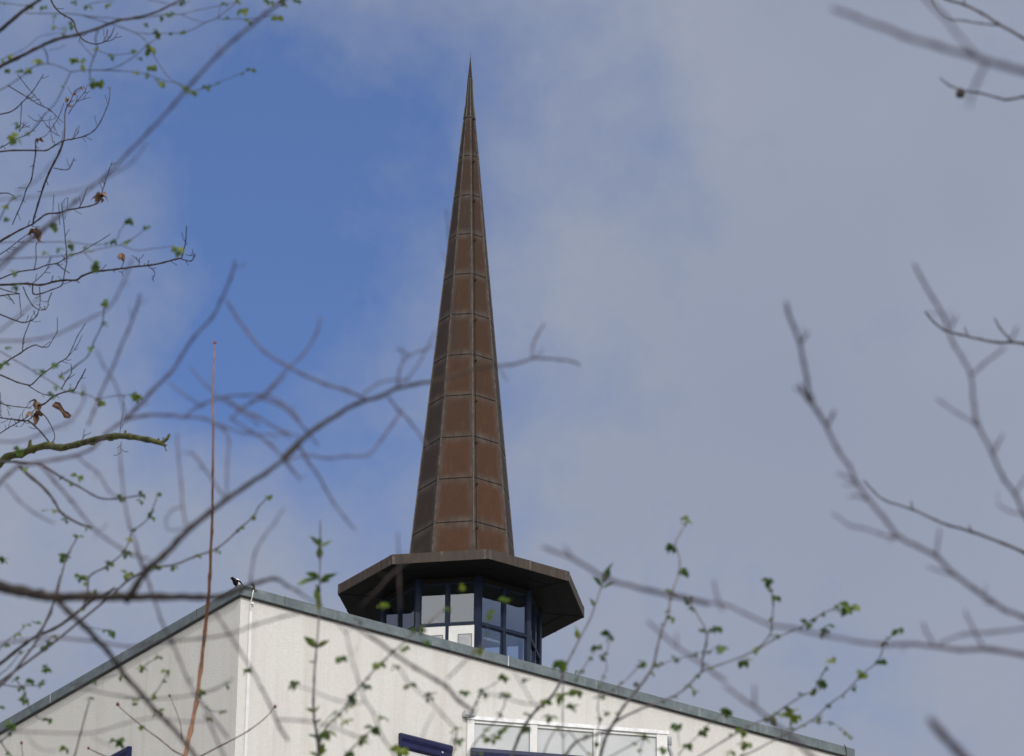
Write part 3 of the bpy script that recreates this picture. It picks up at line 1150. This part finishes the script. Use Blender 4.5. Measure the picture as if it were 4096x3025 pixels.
# --- sharp, twiggy tree at the left edge
t1 = Tree(43, 'bare twiggy tree at the left edge with curled brown leaves and a mossy broken bough', 'tree', 'bare_tree', trunk_at(-900, 45), 33, .34, 4.5, M['bark_dark'], 11, None, .03, .12, .85)
t1.spurs = (.15, 12, 40)
t1.add('''
A R 14>8 375,0 400,50 450,100 535,150 560,220 590,270 630,305 700,325 760,310 810,270 840,200
A 8 760,310 830,290 865,240
A 7 760,300 780,270 782,235
A R 11>7 0,840 70,825 120,795 160,755 200,715 240,670 280,610 320,545
A 8 160,755 155,830 150,920 140,970
A 9 60,630 150,685 210,720 270,760 330,790 360,800 410,850 460,900
A 8 130,550 200,640 260,710 320,780
A R 14>7 0,1115 100,1105 260,1105 340,1105 400,1070 465,1035 540,1020 620,1000 690,960 740,890 780,800 800,740 810,640
A 11>7 470,1035 475,950 475,860 485,800 520,740 550,670 600,640
A 7 500,840 560,750 620,680 640,620
A 6 560,750 610,730 670,715
A 18 465,1035 440,1110 400,1190 360,1270 320,1370 280,1500 250,1600 240,1652
A 12 260,1040 262,1120 245,1230 230,1320 190,1400 170,1470 130,1560 90,1652
A 9 395,1235 450,1245 500,1245 525,1210 545,1160
A 7 390,1050 375,980 360,910
A 7 440,1000 400,980 350,930 280,840
A 8 0,1090 50,1060 120,1020 190,995 240,960 300,890
A 6 210,850 270,890 400,875
A 7 520,1030 560,990 580,970
A 6 540,1000 570,930
A 7 470,760 430,860 380,940 330,1000 260,1020
A 7 140,970 170,930 200,900
A 7 0,1090 20,1070 40,1100
B R 19 0,305 60,270 150,220 240,178
B 14>10 240,178 290,140 340,105 430,95 500,75 580,60 660,45 715,25 740,-10 760,-50
B 9 580,60 610,0 640,-90
B 8 745,-45 770,-120 800,-220 825,-280
B R 12>6 0,580 100,540 180,520 260,510 340,480 420,465 480,430 520,405 600,380 700,320 760,285 810,250
B R 18>13 0,625 100,620 200,615 300,625 400,600 480,590 560,590 600,560 680,530 760,520 850,510 1000,490 1100,480 1200,460 1290,435 1335,430
B 10 1335,425 1350,370 1365,290 1370,190
B 10 1335,435 1400,450 1430,410 1430,395
B 6 1360,400 1400,410 1425,405
B 7 1090,490 1130,520 1135,555 1115,585
B 7 1020,490 1023,460 1022,430
B 7 870,525 890,530 905,540
B 12 240,630 245,690 310,685 380,660 450,630 465,590
B 9 465,590 475,530 490,460 490,410 480,300 470,180 455,60 450,20
B R 12 0,705 70,695 140,690
B 9 50,690 90,740 105,765
B R 10 0,650 60,670 150,690
B 9 170,640 200,710 240,775 285,805 330,805 360,765
B 9 380,680 360,730 350,770
B R 12>8 0,840 100,880 170,900 230,885 270,850 285,805
B 9 420,470 460,505 515,540
B 8 230,620 300,560 350,500 380,410
B 8 250,510 265,440 265,330 300,300
B R 9 0,400 60,360 150,290 220,240
B 8 290,640 295,720 290,800
B 7 140,690 150,780 155,850
B R 12 0,1230 60,1180 150,1125 200,1090 260,1065 300,1080 355,1080
B 7 355,1080 390,1020 420,965 420,860
B 9 165,1110 175,1010 210,920 230,860
B R 13>6 0,1285 60,1310 130,1340 210,1360 240,1350 300,1290 380,1230 440,1190 490,1160 530,1090 570,1000 630,905
B 6 490,1160 560,1080 605,990
B 9 210,1365 280,1410 330,1430
B 14>9 250,1510 320,1500 370,1460 420,1430 480,1410 545,1395 575,1340 600,1300 630,1240
B 9 450,1390 490,1320 525,1265 520,1200
B 8 490,1320 550,1280
B 9 330,1430 400,1440 420,1430
B R 10 0,1490 60,1510 140,1520 230,1530
B R 10 0,1600 80,1610 180,1625 230,1600 260,1560
B 10 290,1550 340,1600 390,1690 400,1755 370,1790
A R 10 0,1420 60,1420 100,1440
A 7 440,1650 430,1490
A 6 395,1430 385,1600
A 6 500,1450 490,1550
C 14 370,505 300,420 250,370 210,340 170,335 90,325 0,315
C R 9 0,430 60,390 130,350 200,310 270,240 320,220
C 7 0,130 5,210 8,300
C 6 880,440 890,340 915,200
C 5 890,490 887,530 885,580
C 7 600,480 615,455 625,435
C 6 170,335 165,280 180,250
C 6 70,300 55,250
''')
t1.add('''
C R 58>40 0,650 60,600 150,580 240,545 340,520 440,535 560,510 700,475 840,450 950,455 1080,475 1190,505
C 30 1170,502 1200,490 1225,470 1245,435
C 26 1170,500 1200,512 1222,520
''', M['bark_moss'])
for q in ((600, 640, 32), (550, 680, 38), (490, 725, 62), (515, 768, 40), (285, 1030, 75), (745, 1430, 125), (735, 1445, 100)):
    t1.dead('A', *q)
for q in ((260, 220, 115), (250, 215, 90), (885, 395, 75), (270, 1480, 115), (255, 1570, 105)):
    t1.dead('B', *q)
t1.dead('B', 455, 1545, 120, 1)

# --- leafing tree behind it, upper left and lower left
t2 = Tree(21, 'budding tree with small green leaves along thin grey branches at the left side', 'tree', 'budding_tree', trunk_at(-1300, 21), 14.5, .26, 13, M['bark_grey'], 12, None, .03, .4, .52)
t2.add('''
A R 40 0,225 110,130 200,60 290,0 360,-60
A R 38>20 0,490 120,430 250,365 400,295 560,258 700,215 860,155 1000,130 1120,100 1200,65 1290,20 1330,0 1400,-40
''', M['bark_olive'])
t2.budded = .16
t2.add('''
A 14 190,98 400,100 560,105 660,130 780,165 900,205 1000,245 1060,290 1090,340 1130,410 1180,490 1240,570 1290,605 1400,670
A 13 560,105 700,125 850,135 1000,140 1200,110 1330,105 1450,75 1600,45 1740,15
A 11 1330,105 1420,145 1500,165
A 14 1740,20 1660,80 1600,130 1500,170 1420,215 1340,240 1240,245 1100,250 1000,240
A 11 1600,130 1610,80 1620,40
A 11 1600,140 1750,140 1890,135 2040,105
A R 16 0,660 60,630 150,570 230,500 300,475 360,470 440,490 520,530
A 15 520,530 600,515 700,515 800,510 900,470 1000,405 1080,330 1160,280
A 14 520,530 480,610 430,720 390,780 300,870 230,960 150,1010
A 13 700,515 850,520 1000,530 1100,555 1230,600 1300,610 1390,650
A 10 1400,670 1500,650 1600,610 1720,560 1840,510
A 20>12 320,350 345,400 350,450 360,470
A 17>12 725,215 700,290 715,350 690,420 665,490 660,530 660,600
A R 10 0,440 60,415 160,370 230,320 280,275 350,255 480,240
A 9 410,100 390,160 400,195 440,215 490,190
A 11 590,270 600,320 640,370 685,420
A R 12 0,20 60,25 150,40 230,35
A 12 640,45 700,20 850,5
A R 17 0,1610 50,1510 100,1460 155,1430
A 12 720,370 800,400 900,400 1000,380
A 10 360,370 430,355 480,330
A 11 1080,0 1200,20 1290,40 1400,10
B R 13 50,310 300,310 500,310 700,330 845,300 880,230 930,160
B R 13 0,435 200,425 400,415 560,400 640,380 800,345 880,330 980,280 1060,220
B 12 880,330 1000,370 1110,360 1260,340
B 11 620,385 650,420 690,460
B 19>14 430,1290 480,1270 580,1200 650,1140 690,1040 740,940 760,850 760,780
B R 15 0,1110 100,1170 200,1230 300,1290 400,1350 470,1400 560,1415 640,1430 720,1460 830,1440 960,1430
C R 30>20 -20,640 120,640 300,660 400,720 500,780 580,820 680,880 760,910 900,905 1050,880
C 35>24 140,670 240,760 340,850 400,930 440,1000 520,1060 600,1100 680,1120
C R 27>20 780,1652 860,1580 940,1510 1040,1450 1160,1410 1290,1390 1440,1330 1600,1270 1760,1130 1860,1040 1900,970 1975,890
C 22 645,1680 645,1520 680,1460 760,1420 830,1370 900,1310 940,1240 970,1150 1040,1100 1110,1030 1130,960 1165,870
C R 25 410,1640 430,1560 460,1440 490,1340 530,1260 570,1190
C 15 380,990 440,1010 480,1060
L R 36>30 0,850 100,770 200,690 280,640 400,590 520,510 620,430 700,370 800,320 860,280
L 27 620,430 650,340 655,240 660,190
L 27 280,630 330,560 380,470 400,380 430,260 450,190
L R 13 0,740 60,670 120,630 190,570
L R 15 0,930 80,860 150,760
L 12 200,750 270,720 350,680 400,650
L 10 640,570 730,590 820,600
L R 22 555,1545 600,1370 640,1220 675,1100
L 16 1050,890 1110,840 1180,800
L 16 930,1105 1100,1110 1150,1080 1220,970 1240,900
L R 19 0,1000 120,1020 200,1010 300,1015
L 17 110,960 180,1050 210,1160 280,1250 345,1260
L 20 0,1420 50,1500 90,1545
L R 18 -10,1440 60,1380 90,1300
L 14 520,1010 620,990 690,975 880,930
L 14 1450,1080 1560,1050 1690,1005
L 14 1480,1130 1580,1200 1665,1200
''')
t2.leaves('''
A 330,50,50 545,20,45 645,45,55 795,30,50 1175,115,60 1160,240,60 1075,175,40 1110,350,80 1085,375,55 1110,485,60 1020,430,35 825,415,45 545,430,60 600,445,40 275,460,60 140,520,52 205,530,40 530,190,45 690,600,70 740,605,65 1175,605,60 1405,680,75 1520,640,62 1590,610,32 1840,515,52 1790,65,80 1650,25,50 2040,130,62 1825,155,55 1980,20,60 2090,20,70 2180,10,50 1340,10,50 1270,95,35 125,920,50 105,1010,85 1255,240,35 470,250,32 200,975,40 30,1510,50 50,1600,40 955,1620,52 400,1640,50 60,510,40
B 955,155,52 1075,205,45 830,300,48 1300,350,85 1300,380,60 515,325,48 635,345,48 435,360,52 330,395,40 400,195,62 705,470,80 110,530,62 110,630,62 775,910,45 60,1085,38 25,1205,70 290,1250,62 410,1200,70 380,1420,55 745,1480,58 1000,1430,75 45,140,40 530,345,40
C 1975,890,52 1860,1045,62 1755,1135,52 1605,1290,48 1445,1325,52 1280,1415,48 1160,1410,52 1165,870,48 1110,1040,52 970,1135,52 930,1310,60 800,1380,48 790,1410,40 590,1480,62 935,1460,66 1040,880,58 1035,925,48 885,900,58 575,1190,52 475,1340,62 25,1360,55 565,745,80 330,1000,52 475,1065,56 1000,150,70 1000,185,50 745,195,56 140,550,75
L 480,55,70 25,75,58 605,200,60 815,100,58 940,25,58 1180,125,52 190,560,58 265,545,52 125,630,58 50,700,52 415,650,58 340,715,80 820,600,82 335,885,66 230,965,58 310,990,70 115,965,52 150,1030,58 190,1120,62 1185,795,50 1050,890,70 695,980,58 1230,975,40 1840,895,62 1690,1005,56 1500,1060,56 1665,1200,50 675,1100,45 360,1260,58 80,1290,80 80,1360,60 1005,1140,42 1060,1310,56 870,1420,90 900,1450,70 490,1480,68 1185,1205,72 20,1165,45 715,310,42 915,930,62 1550,1250,55 2190,1000,52 70,1520,50
''', M['leaf'])
t2.leaves('''
B 765,755,60 775,740,45
L 950,180,72 1240,900,70 870,330,50 1165,1215,55
A 1110,345,45 720,615,55
''', M['leaf_light'], 'bright_foliage')

# --- near bare tree, wholly out of focus, boughs crossing in front of the building and spire
t3 = Tree(11.5, 'blurred leafless tree whose long diagonal bough crosses in front of the brown spire', 'tree', 'near_tree', trunk_at(-760, 11.5), 8, .15, 28, M['bark_purple'], 13, None, .02, .66, .33)
t3.add('''
C 92>60 925,1665 960,1610 1000,1545 1080,1430 1200,1330 1300,1220 1400,1120 1540,1010 1660,920 1800,820 1950,720 2100,610 2203,510
M 62>32 210,1460 310,1370 430,1270 560,1190 680,1120 820,1080 920,1030 1050,1000 1150,985 1300,945 1400,910 1500,890 1640,880 1720,860 1780,840 1850,840 1960,850 2030,860 2080,885
K 50 -20,375 30,390 100,440 200,500 290,560
''', M['bark_olive'])
t3.add('''
L R 122>46 -30,265 150,305 300,335 420,355 650,350 900,350 1200,350 1500,350 1650,345 1800,290 1950,235 2060,215 2140,270 2237,310
L 78>62 420,370 500,450 620,560 720,670 800,750 880,860 960,970 1060,1080 1150,1190 1250,1290 1350,1400 1430,1500 1470,1560
''', M['bark_dark'])
t3.spurs = (.03, 30, 55)
t3.add('''
A R 46>60 350,1652 450,1570 560,1480 680,1370 800,1270 950,1110 1100,960 1280,760 1420,600 1600,400 1730,285 1880,160 1950,100 2060,20 2120,-40
B R 48>48 -20,520 60,450 150,350 300,240 480,80 560,-10
A 34 660,1370 760,1320 880,1250 980,1180 1080,1050
A R 30 0,1465 200,1450 380,1430 500,1410 660,1370
A 28 120,1400 250,1340 350,1230 440,1130
B R 42>34 0,1035 150,1035 300,1020 420,985 560,920 680,860 780,810 850,720 900,620 940,520 970,430
B 52>44 650,1652 690,1550 730,1440 780,1330 830,1220 870,1120 940,960 1000,800 1030,690
B 62>42 910,1620 1000,1530 1100,1420 1240,1280 1320,1170 1420,1010 1560,860 1620,740 1690,580 1730,440
M 48>40 720,1090 600,1040 470,1000 330,940 200,870 80,790 -20,670 -90,570 -150,470
M 40>34 0,1110 60,1090 140,1010 240,900 330,820 420,680 440,580
B 42 910,1610 910,1540 880,1440 830,1320 760,1220 710,1100
B 40 1900,1652 1780,1560 1620,1460 1500,1350 1390,1220
B 36 1500,1520 1350,1430 1240,1340
B R 40 0,960 100,880 200,800 300,700
C R 40>32 0,490 130,490 260,450 400,390 520,330 580,260 620,170 610,60
C R 62>52 -30,830 0,790 60,730 140,670 250,650 420,620 560,590 680,540 780,430 860,370 930,330
C 56>40 930,330 1060,300 1250,295 1350,310 1500,320 1640,400 1680,480 1670,650 1665,900
C 50>42 1130,1652 1100,1550 1050,1400 1000,1250 950,1100 910,900 890,700 880,520
C 58>44 250,640 300,660 400,780 520,920 600,1020 680,1120 780,1200 880,1270 960,1320 1100,1350
C 44>36 560,590 650,670 720,720 800,850 860,900
C 42>34 40,800 140,920 260,1020 400,1090
C 48>40 1370,1090 1360,1080 1340,950 1330,800 1310,600 1300,430
C 34 1340,970 1270,990 1220,1060 1230,1130 1290,1140 1400,1110
C 50>42 1640,890 1560,770 1480,660 1400,560
C 40 1500,320 1650,380 1800,430 2000,440 2100,430
C 46 1640,160 1760,240 1900,310 2050,400 2203,450
C 44 1690,320 1850,420 2000,520 2100,650 2203,770
C 44>38 1350,310 1480,220 1650,160 1800,150 1960,150 2060,200 2150,270 2203,340
C 42 1690,330 1800,230 1950,150 2100,0
C 44 1840,1560 1840,1500 1870,1320 1930,1200 2020,1080 2090,970
C 20 720,1140 770,1120 790,1080
M 36 930,1010 940,920 970,850 1010,820 1080,790 1160,760
M 34 1010,825 970,800 920,780
M 30 940,1000 1000,960 1080,840 1130,740 1170,660
M 36 720,1060 800,1000 900,975 1000,970
M 36>30 1780,840 1780,760 1810,690 1855,620
M 26 1570,900 1600,950 1625,990
M 24 1790,840 1830,800 1850,780
M 40>34 870,1080 930,1160 1000,1230 1090,1350 1130,1420
M 38>34 960,1160 900,1250 820,1360 740,1450 600,1455 500,1470 350,1450 230,1490
M 46>34 310,1390 370,1500 420,1560 470,1652 520,1740 600,1850 660,1920
M 42 60,1090 180,1130 280,1210 350,1290 430,1390
M 38 0,1190 120,1250 250,1340
M 38>30 0,1290 120,1380 220,1480 320,1610
P 17>15 1826,1480 1815,1250 1800,1060 1795,930 1785,835
L 54>44 1700,1400 1560,1220 1460,1080 1400,970 1330,800 1270,660 1200,520 1150,370 1080,180 1010,0
L R 52>44 780,690 950,720 1150,690 1280,680 1500,660 1700,630 1900,560 2100,500 2237,470
L 56>48 2150,1420 2090,1330 2020,1170 1950,1030 1880,900 1780,740 1680,580 1590,440
L 40 550,1020 700,1050 900,1090 1100,1110 1300,1100 1450,1080 1600,1040 1740,960
L R 34 60,1350 250,1360 600,1370 750,1350 950,1290 1150,1250 1400,1280 1600,1270
L 52 1680,1560 1580,1330 1520,1220
L 18 200,1380 260,1460 340,1495 430,1490
L 18 680,1390 760,1430 850,1470
K 38>30 870,1660 770,1520 730,1420 700,1340 640,1250 600,1120 560,1000 530,880 510,780 440,690
K 22 510,770 550,720 600,680
K 62>54 1400,1320 1320,1260 1220,1150 1150,1110 1000,1020 850,920 700,810 560,720
K 40 1230,1100 1330,1000 1450,890 1520,830
K 32 630,1275 430,1250 280,1190 130,1140
K 44 0,1390 200,1400 400,1440 550,1500 680,1560
K 36 1290,1460 1200,1360 1100,1250 960,1130 880,1010
K 30 1240,1660 1250,1600 1270,1540 1290,1460
K 30 1900,1320 1830,1250 1760,1130 1700,1040
K 34 1900,1290 1760,1270 1600,1220 1480,1200
K 24 1440,1260 1430,1330 1380,1420
K 26 1040,1560 1080,1440 1140,1330
''', None, None, .35)

t3.add('''
P 22>17 1600,2440 1597,2330 1595,2210 1590,2130
P 26 1700,2190 1640,2240 1575,2290 1510,2360 1440,2430
''', M['bark_dark'])

# --- leafing tree below, its sprigs in front of the sunny wall
t4 = Tree(17, 'leafing tree with green sprigs rising in front of the sunlit white wall at lower right', 'tree', 'budding_tree', trunk_at(2500, 17), 5.6, .15, 17, M['bark_lilac'], 14, None, .03, .5, .45)
t4.budded = .5
t4.add('''
S R 36>22 640,1680 670,1560 700,1500 740,1430 800,1330 880,1230 940,1150 990,1070 1010,970 1040,850 1080,750 1100,640 1120,570 1150,480 1160,410 1150,350 1130,280 1160,220 1200,150
S 26>22 1300,1110 1310,1000 1330,920 1330,850 1290,770 1240,690 1190,640 1110,590
S 14 1340,855 1370,835 1400,825
S 15 1320,1000 1370,965 1420,930
S 18 1000,1080 1060,1050 1130,1030 1240,1000
S R 32>20 400,1680 480,1570 560,1530 680,1490 760,1420 880,1360 1000,1310 1110,1270 1200,1210 1300,1110 1420,1060 1560,1010 1680,950 1800,880 1930,825 2050,750 2140,705 2195,690
S 22 1650,970 1740,870 1755,760 1760,640 1730,520
S R 25>20 1270,1660 1450,1550 1600,1460 1740,1400 1830,1340 1950,1260 2020,1230 2080,1120 2110,1080
Q R 26>18 60,1390 250,1300 400,1220 520,1160 660,1080 780,970 900,880 1020,750 1130,660 1170,590 1200,500 1290,420
Q 14 650,1095 720,1105 800,1110 870,1150 940,1210
Q 20 500,1165 490,1120 510,1050
S R 17 1150,1665 1160,1630 1210,1580 1310,1490 1350,1440 1465,1370
S R 20 600,1680 640,1430 630,1350 640,1250 660,1150 690,1080 670,1010 695,960 710,870
S 20 480,1180 520,1110 580,1020 630,945
S 20 600,1280 700,1240 790,1180 860,1110 930,1040
S R 20 700,1660 850,1580 930,1530
S 14 930,1530 910,1600 900,1660
S 13 1145,1450 1150,1520 1160,1600
S 16 875,1175 890,1200 905,1215
S 20 280,1640 320,1540 380,1450
S 20 440,1480 500,1560 570,1640
K R 30>20 300,1660 320,1560 370,1440 440,1370 500,1300 560,1210 620,1140 680,1070 740,1000 820,930 900,860 1000,760 1120,680 1220,590
K R 28 500,1660 540,1610 640,1510 720,1440
K 20 1380,1410 1400,1350 1440,1260 1480,1190 1560,1140 1640,1085
K R 24 1370,1665 1420,1570 1480,1500 1540,1440 1600,1370 1640,1280 1650,1210
K 18 1460,900 1480,860 1510,780 1525,640
K 15 1480,1545 1560,1500 1640,1450
K R 22 1260,1665 1290,1560 1300,1470
K 15 300,1480 400,1360 440,1330
''')
t4.leaves('''
S 1205,125,70 1120,295,78 1175,465,76 1105,590,72 1215,630,66 1105,755,52 1410,815,62 1430,940,76 1245,1000,62 1135,1020,52 1980,795,72 2090,850,66 1730,520,66 1785,625,60 1775,875,52 1570,1035,86 1245,1225,76 2085,1180,58 2025,1225,44 1880,1380,105 1850,1370,70 1920,1390,70 1755,1405,56 1465,1370,54 1310,1490,60 1145,1450,82 1210,1580,56 1045,1600,66 1490,1625,56 930,1525,80 710,870,74 660,1005,46 630,945,60 510,1110,52 925,1040,58 875,1175,42 685,1375,50 500,1240,72 465,1340,58 290,1305,60 170,1160,44 30,1140,44 20,1480,62 30,1250,54 1570,1575,70 330,1400,72 180,1380,50
K 1040,750,66 915,880,68 740,990,70 650,1145,58 545,1230,72 535,1290,76 500,1400,76 375,1480,90 1070,830,62 600,680,58 470,940,74 765,1370,72 700,1450,88 630,1530,68 525,1630,70 1485,1190,82 1640,1090,66 1645,1210,78 1355,1190,62 1640,1450,80 1565,1530,74 1500,1520,60 1290,1465,80 1310,1540,78 1450,880,76 1450,1625,60 1225,590,60 455,1360,50 540,1220,60
Q 325,45,60 385,165,60 935,240,110 920,265,70 1295,410,80 1195,500,54 1155,650,68 965,840,42 800,635,60 730,805,72 665,870,48 140,635,86 360,1075,70 20,1030,60 155,1260,82 40,1340,66 770,380,80 765,420,60 805,1105,30 940,1210,34
''', M['leaf'])
t4.leaves('''
S 1555,1490,64 395,1255,96 385,1060,70
K 760,575,66 1340,435,46 1640,535,66 1525,640,70 900,1600,92 1040,745,44 370,1470,50
Q 1030,735,80 125,1170,84
''', M['leaf_light'], 'bright_foliage')
t4.leaves('''
K 865,1010,66 960,1140,66 1105,1225,66 130,1140,56 1410,1330,44
S 170,1460,66
''', M['leaf_grey'], 'dull_foliage')

t2.budmesh.build('sprouting_foliage', M['leaf_light'], t2.root)
t4.budmesh.build('sprouting_foliage', M['leaf'], t4.root)

# --- straight orange-brown leader with side shoots
t5 = Tree(30, 'upright orange-brown shoot with a red tip standing before the building corner', 'sapling', 'young_tree', trunk_at(690, 30), 10.4, .08, 8.5, M['bark_orange'], 15, None, .012)
t5.add('''
L R 46>20 1375,1560 1420,1350 1460,1150 1495,900 1530,600 1550,400 1565,200 1571,15 1580,-140 1584,-290 1586,-594 1590,-899 1586,-1102 1591,-1305 1597,-1430 1602,-1544
''', None, 'stem', .28)
t5.add('''
L 24>17 1385,1540 1300,1500 1200,1420 1080,1330 980,1250 900,1180 878,1150
L 20>15 1390,1480 1360,1400 1340,1280 1300,1170 1265,1085
L 24>17 1480,1545 1650,1460 1850,1350 1980,1250 2050,1170
L R 22>18 800,1545 720,1510 660,1480
L R 16 172,1545 165,1500 160,1440
''', M['bark_russet'])
for q in ((878, 1150, 30), (2052, 1168, 26), (1265, 1085, 22), (160, 1438, 24), (660, 1478, 24), (1602, -1546, 26)):
    t5.tip('L', q[0], q[1], q[2], M['bud'], 1.0)

# --- bare tree on the right, out of focus
t6 = Tree(9, 'blurred bare tree reaching in from the right edge with forked budding boughs', 'tree', 'near_tree', trunk_at(4900, 9), 6.4, .13, 36, M['bark_purple'], 16, None, .018, .7, .34)
t6.spurs = (.02, 40, 60)
t6.add('''
U 80>78 620,1620 540,1500 480,1380 460,1250 430,1100 400,940 350,820 310,700 290,620
W R 86>78 2330,1820 2208,1752 2050,1690 1950,1620 1800,1520 1640,1400 1500,1260 1350,1180 1200,1100 1080,950 950,790 850,650 800,530 700,390 620,220 540,80 460,-10 400,-130
U 60>44 405,950 440,910 470,860
U 56>42 485,1390 420,1350 350,1310
U 58>44 620,1610 650,1560 670,1500
U 76>62 1820,1620 1800,1400 1780,1220 1710,1070 1640,960 1570,760 1480,600 1380,430 1320,310
U 56>40 1620,830 1640,780 1665,730
U 58>50 1780,1220 1870,1130 2000,1030 2060,980
U 60>44 2100,930 2130,880 2155,810
U 54>44 1820,1600 1680,1520 1560,1440 1500,1400
W 52>40 850,660 780,620 700,590
W 60>46 620,210 655,150 685,80
W 50>38 930,800 870,775 820,760
W 60>44 1200,1110 1050,1080 900,1030 800,1010 660,910
W 56>48 1500,1270 1515,1150 1530,1030
W 50>38 1620,1410 1520,1375 1420,1340
W 40>30 1890,1560 1900,1490
W R 80>70 2330,1100 2208,920 2150,780 2050,640 1950,430 1830,180 1810,0
W 58>46 1960,440 2000,350 2040,270
W 56>46 2140,750 2180,690 2230,600
W 52>38 2208,920 2100,900 1990,840
Q R 86>56 2400,640 2237,600 2000,560 1750,560 1600,540 1400,520 1150,520 1000,500 750,450 500,400 330,370 150,290 0,220 -150,210
P 46>36 2830,2415 2730,2390 2600,2362 2436,2317 2289,2234 2170,2188
P 26>20 2300,2240 2270,2205 2255,2180
Q R 64>52 2400,380 2237,400 2000,430 1800,440 1600,510
Q 58>46 1560,520 1510,430 1480,350
Q 62>50 1940,550 1880,450 1790,260
S 54>44 1430,710 1400,620 1375,520
Q R 84>66 750,1430 650,1356 480,1200 330,1080 250,1010 120,920 0,830
S 62>46 1450,1165 1400,1130 1250,1020 1130,940 1040,860 950,780
S 44>34 1140,950 1140,910 1135,860
S 50>40 1640,1330 1640,1260 1640,1190
Q 30>24 1340,520 1330,580
''')
# nearer boughs of the same tree
t6b = Tree(6.3, 'nearest and most blurred bare tree with thick boughs at upper and lower right', 'tree', 'near_tree', trunk_at(4800, 6.3), 5.4, .11, 53, M['bark_purple'], 17, None, .012, .7, .34)
t6b.add('''
R R 128>108 2420,640 2208,580 2050,530 1900,490 1750,440 1500,370 1250,290 1050,210 850,140 660,70
R 84 1380,-60 1430,0 1560,130 1660,260 1780,400 1900,490
R 80 1900,520 1840,640 1790,760 1765,860
Q R 140>126 1950,1560 1800,1380 1730,1300 1620,1190 1535,1075
''')
t7 = Tree(15.5, 'dark slender bare tree at the right edge with sharper twigs than its blurred neighbours', 'tree', 'bare_tree', trunk_at(4700, 15.5), 11.5, .15, 19, M['bark_grey'], 18, None, .02, .5, .45)
t7.add('''
R R 44>38 2330,385 2208,310 2000,190 1870,110 1730,40 1600,0 1500,-40
R 34>24 2000,205 1960,200 1860,190 1740,170 1620,155 1540,100 1480,20 1460,-30
R 28>24 1735,40 1725,0 1715,-30
R R 42>30 2330,765 2208,780 2070,805 2000,790 1850,750 1720,730 1610,690 1530,630
U R 44>34 2330,990 2208,960 2100,945 2000,950 1850,920 1700,885 1570,850 1480,780 1410,700
U 38>30 2100,925 2020,840 1970,750
U 26>20 1755,890 1740,855 1730,820
W R 46>30 2340,1290 2208,1230 2050,1160 1780,1060 1600,1010 1500,970 1300,880 1090,810 1000,740 920,650
W 30>22 1315,885 1305,850 1295,810
W 28>20 1790,1060 1775,1035 1760,1010
''')
t7.tip('R', 1695, 750, 80, M['bark_dark'], 1.0)

# --- lance-leaved young trees, upright
def lances(t, sheet, text, mt):
    mb = MB()
    sx, sy, sc_ = SH[sheet]
    for q in text.split():
        x, y, x2, y2 = map(float, q.split(','))
        p0, p1 = t.point(sx+x*sc_, sy+y*sc_), t.point(sx+x2*sc_, sy+y2*sc_)
        d = p1-p0
        t.leaf(mb, p0, d.normalized(), d.length*1.15, .24, .12)
        t.leaf(mb, p0, (d.normalized()+FW*.3).normalized(), d.length*.95, .22, .2)
    mb.build('foliage', mt, t.root)
t8 = Tree(18, 'young tree with paired narrow leaves on an upright stem left of the white window', 'sapling', 'young_tree', trunk_at(1275, 18), 6.0, .06, 16, M['bark_lilac'], 19, None, .01, .5, .45)
t8.add('''
K R 36>20 315,1680 300,1500 280,1400 275,1250 280,1100 290,950 300,850 310,700 318,600 318,400 322,250 325,90
P 16 1281,2160 1281,2120 1280,2080
''', None, 'stem', .3)
lances(t8, 'K', '322,160,260,75 325,165,400,110 320,250,318,160 322,150,322,95 318,390,170,410 318,380,230,340 322,400,435,340 320,420,390,395 316,500,300,430 316,520,310,600 300,880,220,805 302,880,375,825 290,990,245,970 280,1340,230,1310 282,1350,310,1290 285,1420,325,1380 300,1520,240,1495 305,1530,375,1470 305,1570,300,1480 310,1600,345,1560', M['leaf'])
lances(t8, 'K', '318,560,290,470 318,600,345,565 305,1650,250,1620 310,1650,350,1570 312,1660,365,1600', M['leaf_light'])
t9 = Tree(18.5, 'young tree with narrow buds at its leaning tip just right of the glazed lantern', 'sapling', 'young_tree', trunk_at(2075, 18.5), 6.0, .06, 15, M['bark_lilac'], 20, None, .01, .5, .45)
t9.add('''
S R 34>18 60,1690 120,1530 170,1440 240,1350 320,1280 380,1190 405,1120 430,1060 470,980 520,880 580,770 620,660 650,570 680,500
S 20>14 410,1100 405,1250 405,1400 405,1500 408,1680
S 13 405,1530 380,1490 360,1455
S 13 406,1540 425,1510 440,1485
''', None, 'stem', .3)
lances(t9, 'S', '655,560,610,500 670,530,712,410 660,570,730,530 665,545,690,450 610,690,585,640 505,900,490,810 400,1130,375,1050 405,1120,430,1040', M['leaf'])
lances(t9, 'S', '405,1270,360,1240 405,1270,435,1235 405,1270,385,1295', M['leaf_light'])
